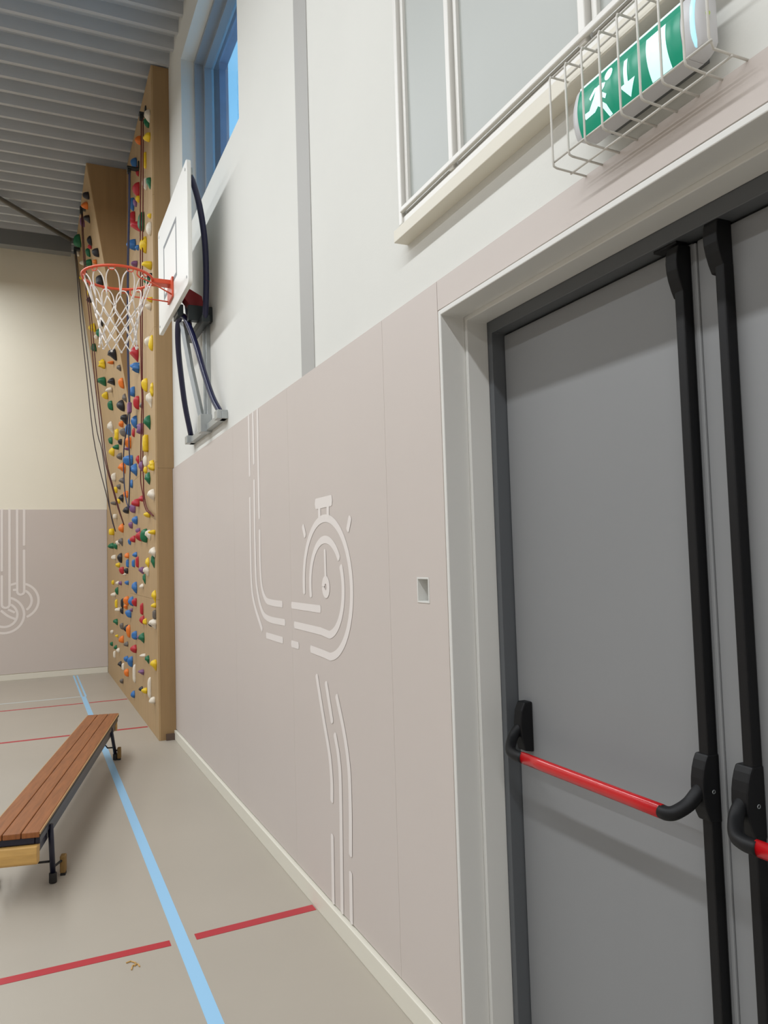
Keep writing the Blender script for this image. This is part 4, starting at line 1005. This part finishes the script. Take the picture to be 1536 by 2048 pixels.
 (0.729, 10.979, 5.252, 0.046, 0.076, 0.105, 'yellow', '', 1, 'yellow rounded hold on the far leaning section, third from the floor'),
 (0.741, 11.003, 5.17, 0.056, 0.086, 0.086, 'black', '', 1, 'black rounded hold on the far leaning section, fourth from the floor'),
 (0.664, 11.614, 5.681, 0.039, 0.069, 0.06, 'yellow', '', 1, 'yellow rounded hold on the far leaning section, fourth from the floor'),
 (1.02, 7.28, 4.005, 0.044, 0.074, 0.052, 'yellow', '', 0, 'yellow rounded hold near the outer edge, eighth from the floor, just above a white one'),
 (1.02, 7.352, 3.959, 0.051, 0.081, 0.066, 'white', '', 0, 'white rounded hold near the outer edge, fourth from the floor, just below a yellow one')]
def hold_mesh(shape, seed, sx, sy, sz):
    rnd = random.Random(seed)
    bm = bmesh.new()
    bmesh.ops.create_icosphere(bm, subdivisions=3 if shape != 'block' else 2, radius=1.0)
    ph = [rnd.uniform(0, 6.28) for _ in range(6)]
    for v in bm.verts:
        p = v.co.copy()
        if shape == 'block':
            q = Vector([math.copysign(abs(c)**0.35, c) for c in p])
            p = q*0.92
            p.y *= 1-0.12*p.z
        elif shape == 'star':
            a = math.atan2(p.z, p.y)
            p *= 0.72+0.34*max(0.0, math.cos(5*a+ph[0]))
        elif shape == 'ring':
            d = math.hypot(p.y, p.z)
            if p.x < 0 and d < 0.55: p.x *= 0.35+0.65*(d/0.55)
        elif shape == 'fin':
            k = (1-p.z)/2
            if p.z < 0: p.x *= 1-0.65*(-p.z)
            p.y *= 0.5+0.5*(1-abs(p.z))+0.15
            p.x *= 0.85+0.3*k*(p.z > 0)
            if p.z > 0.3: p.x *= 1.1
        elif shape == 'bar':
            p.y = math.copysign(abs(p.y)**0.6, p.y)
            p.z = math.copysign(abs(p.z)**0.5, p.z)
        elif shape == 'disc':
            p.x *= 0.6
        w = 0.10*math.sin(2.3*p.y+ph[1])*math.cos(2.1*p.z+ph[2])+0.06*math.sin(4.1*p.z+ph[3])+0.05*math.sin(5*p.y+ph[4])
        if shape not in ('block', 'bar', 'disc'): p *= 1+w
        v.co = Vector((min(p.x, 0.0)*sx if p.x < 0 else p.x*0.0, p.y*sy/2, p.z*sz/2))
    return bm
for i, (hx, hy, hz, pr, wy, hh, colr, shape, lean, lab) in enumerate(HOLDS):
    bm = hold_mesh(shape, i, pr, wy, hh)
    o = obj('climbing_hold', bm, 'hold_'+colr, None, 0, True)
    o.location = (hx-0.0005, hy, hz)
    if lean: o.rotation_euler = (0, -math.atan(0.155), 0)
    tag(o, lab, 'climbing hold', 'climbing holds on the plywood wall')

# ------------------------------------------------------------------ ropes with their anchors
ROPES = {
 'red': [[[0.975, 7.517, 5.856], [0.978, 7.593, 5.436], [0.981, 7.712, 5.039], [0.983, 7.759, 4.655], [0.988, 7.846, 3.979], [0.991, 7.864, 3.406], [0.993, 7.839, 3.196], [0.994, 7.9, 3.039], [0.995, 7.956, 2.863], [0.996, 8.007, 2.664], [0.997, 8.037, 2.507], [0.998, 8.047, 2.377], [0.999, 7.91, 2.254], [0.999, 7.85, 2.17], [1.0, 7.697, 2.081], [1.0, 7.476, 2.038], [1.0, 7.203, 1.993]], [[0.975, 7.387, 5.785], [0.978, 7.45, 5.366], [0.981, 7.523, 4.957], [0.983, 7.604, 4.596], [0.988, 7.716, 3.94], [0.991, 7.782, 3.388], [0.993, 7.765, 3.181], [0.994, 7.777, 3.016], [0.995, 7.813, 2.84], [0.996, 7.852, 2.643], [0.997, 7.862, 2.486], [0.998, 7.84, 2.376], [0.998, 7.842, 2.282], [0.999, 7.74, 2.162], [1.0, 7.604, 2.084], [1.0, 7.424, 2.044], [1.0, 7.203, 1.993]]],
 'blue': [[[0.92, 8.084, 5.585], [0.923, 8.14, 5.315], [0.925, 8.21, 5.143], [0.929, 8.37, 4.751], [0.935, 8.499, 4.167], [0.939, 8.549, 3.845], [0.941, 8.543, 3.616], [0.942, 8.517, 3.443], [0.945, 8.518, 3.229], [0.945, 8.625, 3.168], [0.947, 8.799, 3.023], [0.948, 8.973, 2.962], [0.949, 9.101, 2.862], [0.95, 9.163, 2.728], [0.952, 9.153, 2.579], [0.953, 9.11, 2.439], [0.954, 8.983, 2.287], [0.955, 8.757, 2.176]], [[0.92, 7.998, 5.544], [0.923, 8.062, 5.28], [0.925, 8.131, 5.11], [0.929, 8.28, 4.718], [0.935, 8.403, 4.139], [0.939, 8.457, 3.821], [0.941, 8.451, 3.595], [0.942, 8.435, 3.426], [0.945, 8.445, 3.215], [0.945, 8.464, 3.139], [0.947, 8.581, 2.988], [0.948, 8.582, 2.88], [0.949, 8.574, 2.767], [0.951, 8.554, 2.619], [0.951, 8.55, 2.539], [0.953, 8.625, 2.381], [0.955, 8.726, 2.19], [0.955, 8.733, 2.175]]],
 'grey': [[[0.561, 11.3, 5.914], [0.582, 11.192, 5.49], [0.609, 11.034, 4.887], [0.669, 10.809, 4.059], [0.725, 10.584, 3.266], [0.791, 10.452, 2.816], [0.853, 10.36, 2.507], [0.904, 10.277, 2.235], [0.954, 10.2, 1.985]], [[0.574, 11.3, 5.916], [0.602, 11.192, 5.492], [0.644, 11.034, 4.89], [0.706, 10.809, 4.062], [0.775, 10.596, 3.309], [0.828, 10.521, 3.052], [0.873, 10.372, 2.547], [0.913, 10.253, 2.158], [0.954, 10.2, 1.985]]],
 'maroon': [[[0.571, 10.0, 5.928], [0.579, 9.924, 5.488], [0.609, 9.817, 4.882], [0.641, 9.749, 4.509], [0.68, 9.616, 3.788], [0.728, 9.502, 3.194], [0.771, 9.422, 2.78], [0.832, 9.368, 2.508], [0.9, 9.31, 2.216], [0.96, 9.27, 2.019]], [[0.583, 10.0, 5.93], [0.593, 9.924, 5.49], [0.631, 9.817, 4.885], [0.664, 9.749, 4.511], [0.705, 9.616, 3.79], [0.753, 9.502, 3.195], [0.787, 9.422, 2.78], [0.843, 9.368, 2.508], [0.909, 9.31, 2.216], [0.96, 9.27, 2.019]]]}
RL = {'red': ('dark red double climbing rope, rightmost of the ropes, ending in a loose tail', 'rope_red'),
      'blue': ('blue-grey double climbing rope hanging in the middle of the wall', 'rope_blue'),
      'maroon': ('maroon double climbing rope from the top of the leaning section', 'rope_maroon'),
      'grey': ('charcoal double climbing rope furthest away, swept in from the back corner', 'rope_grey')}
for k, strands in ROPES.items():
    top = Vector(strands[0][0])
    e = empty('climbing_rope', top)
    tag(e, RL[k][0], 'rope', 'top ropes on the climbing wall')
    for stn in strands:
        bm = bmesh.new()
        tube(bm, smooth_path(stn, 3), 0.0058 if k != 'blue' else 0.0066, 6)
        obj('rope_strand', bm, RL[k][1], e, 0, True)
    bm = bmesh.new()
    if k in ('red', 'blue'):
        box(bm, top.x-0.022, XF-0.0005, top.y-0.03, top.y+0.03, top.z+0.035, top.z+0.06)
        box(bm, top.x-0.018, top.x+0.018, top.y-0.025, top.y+0.025, top.z-0.01, top.z+0.035)
        box(bm, XF-0.014, XF-0.0005, top.y-0.03, top.y+0.03, top.z+0.06, top.z+0.13)
    else:
        lx = leanx(top.y, top.z+0.06)
        box(bm, top.x-0.02, lx+0.004, top.y-0.035, top.y+0.035, top.z+0.03, top.z+0.07)
        box(bm, top.x-0.02, top.x+0.016, top.y-0.025, top.y+0.025, top.z-0.02, top.z+0.03)
    obj('rope_anchor', bm, 'anchor', e, 0.006)
    if k == 'blue':
        p = Vector(strands[0][8]).lerp(Vector(strands[1][8]), .5)
        boxobj('rope_sling', (p.x-.02, p.x+.02, p.y-.05, p.y+.05, p.z-.06, p.z+.05), 'hold_purple', e, 0.01)

# ------------------------------------------------------------------ roof steel
rb = boxobj('roof_beam', (XL+0.01, 0.52, 11.50, 11.66, 5.985, ZC-0.001), 'steel')
tag(rb, 'grey steel roof beam across the hall before the back wall', 'beam')
bm = bmesh.new()
tube(bm, [(-2.6, 7.75, 6.135), (0.50, 11.42, 6.135)], 0.03, 10)
rbr = obj('roof_brace', bm, 'steel', None, 0, True)
tag(rbr, 'slanting grey steel brace rod under the ribbed roof', 'brace')

# ------------------------------------------------------------------ gym bench
ang = math.atan2(2.857, 0.626)
gb_ = empty('gym_bench', (0.033, 4.034, 0.0), ang)
tag(gb_, 'long low brown plank gym bench with navy legs on the floor', 'bench')
BM = Matrix.Translation((0.033, 4.034, 0.0)) @ Matrix.Rotation(ang, 4, 'Z')
def bobj(name, bm, m, bevel=0.0, smooth=False, parent=None):
    o = obj(name, bm, m, None, bevel, smooth)
    p = parent or gb_
    o.parent = p
    if parent is None: o.matrix_parent_inverse = Matrix.Identity(4)
    return o
LB = 2.925
for k in range(3):
    bm = bmesh.new()
    box(bm, 0.0, LB, 0.004+k*0.0815, 0.004+k*0.0815+0.0785, 0.303, 0.330)
    bobj('plank', bm, 'bench', 0.004)
bm = bmesh.new()
box(bm, 0.001, LB-0.001, 0.0, 0.0038, 0.318, 0.328)
box(bm, 0.001, LB-0.001, 0.246, 0.250, 0.318, 0.328)
bobj('edge_lipping', bm, 'benchedge')
bm = bmesh.new()
box(bm, 0.004, LB-0.004, 0.0005, 0.0038, 0.304, 0.3178)
bobj('edge_strip', bm, 'rubber')
for y0 in (0.006, 0.222):
    bm = bmesh.new()
    box(bm, 0.02, LB-0.03, y0, y0+0.022, 0.268, 0.3025)
    box(bm, 0.06, LB-0.10, y0+0.012*(y0 < .1), y0+0.012*(y0 < .1)+0.012, 0.215, 0.268)
    bobj('side_rail', bm, 'benchnavy', 0.003)
bm = bmesh.new()
box(bm, 0.012, 0.034, 0.028, 0.222, 0.272, 0.3025)
bobj('end_rail', bm, 'benchnavy', 0.003)
bm = bmesh.new()
box(bm, LB-0.05, LB-0.03, 0.028, 0.222, 0.272, 0.3025)
bobj('end_rail', bm, 'benchnavy', 0.003)
bm = bmesh.new()
prism(bm, [(-0.010, 0.268), (-0.014, 0.235), (-0.010, 0.192), (0.004, 0.180), (0.045, 0.180), (0.055, 0.268)], 'y', 0.012, 0.238)
bobj('hook_board', bm, 'wood', 0.006)
bm = bmesh.new()
box(bm, LB-0.06, LB-0.012, 0.012, 0.238, 0.195, 0.267)
bobj('hook_board', bm, 'wood', 0.006)
for (sx_, sb_, yy, so) in ((0.243, 0.246, -0.006, -1), (0.243, 0.246, 0.256, 1), (2.53, 2.70, 0.004, -1), (2.53, 2.70, 0.246, 1)):
    bm = bmesh.new()
    tube(bm, [(sx_, yy+(0.010 if yy < .1 else -.010), 0.285), (sb_, yy, 0.045)], 0.0135, 12)
    lg = bobj('leg', bm, 'benchnavy', 0, True)
    bm = bmesh.new()
    tube(bm, [(sb_, yy, 0.05), (sb_, yy, 0.002)], 0.019, 12)
    f = obj('rubber_foot', bm, 'rubber', None, 0.003, True)
    f.parent = lg
    bm = bmesh.new()
    dx = 0.10 if sb_ < 1 else 0.0
    yo = yy+so*0.030
    box(bm, sb_+dx-0.022, sb_+dx+0.022, yo-0.014, yo+0.014, 0.012, 0.098)
    f = obj('swivel_pad', bm, 'pad', None, 0.006)
    f.parent = lg
    bm = bmesh.new()
    box(bm, sb_+dx-0.018, sb_+dx+0.018, yo-0.012, yo+0.012, 0.0, 0.012)
    f = obj('pad_sole', bm, 'rubber', None)
    f.parent = lg
    bm = bmesh.new()
    tube(bm, [(sb_, yy, 0.075), (sb_+dx+0.001, yo, 0.075)], 0.006, 8)
    f = obj('pad_pin', bm, 'rubber', None)
    f.parent = lg
for s_ in (0.246, 2.675):
    bm = bmesh.new()
    tube(bm, [(s_, 0.0, 0.105), (s_, 0.06, 0.105), (s_, 0.085, 0.14), (s_, 0.165, 0.14), (s_, 0.19, 0.105), (s_, 0.25, 0.105)], 0.006, 8)
    bobj('cross_rod', bm, 'rubber', 0, True)

# scuffs: a crumpled scrap of yellow tape on the floor
bm = bmesh.new()
for (a, b, c, d) in (((0.332, 3.285), (0.350, 3.290), (0.366, 3.268), (0.360, 3.245)), ((0.345, 3.222), (0.352, 3.250), (0.372, 3.255), (0.376, 3.232))):
    tube(bm, [(p[0], p[1], 0.003) for p in (a, b, c, d)], 0.0028, 6)
tag(obj('paper_scrap', bm, 'pad_scrap' if 'pad_scrap' in M else 'wood'), 'tiny crumpled yellow scrap lying on the floor in front of the red line', 'scrap')
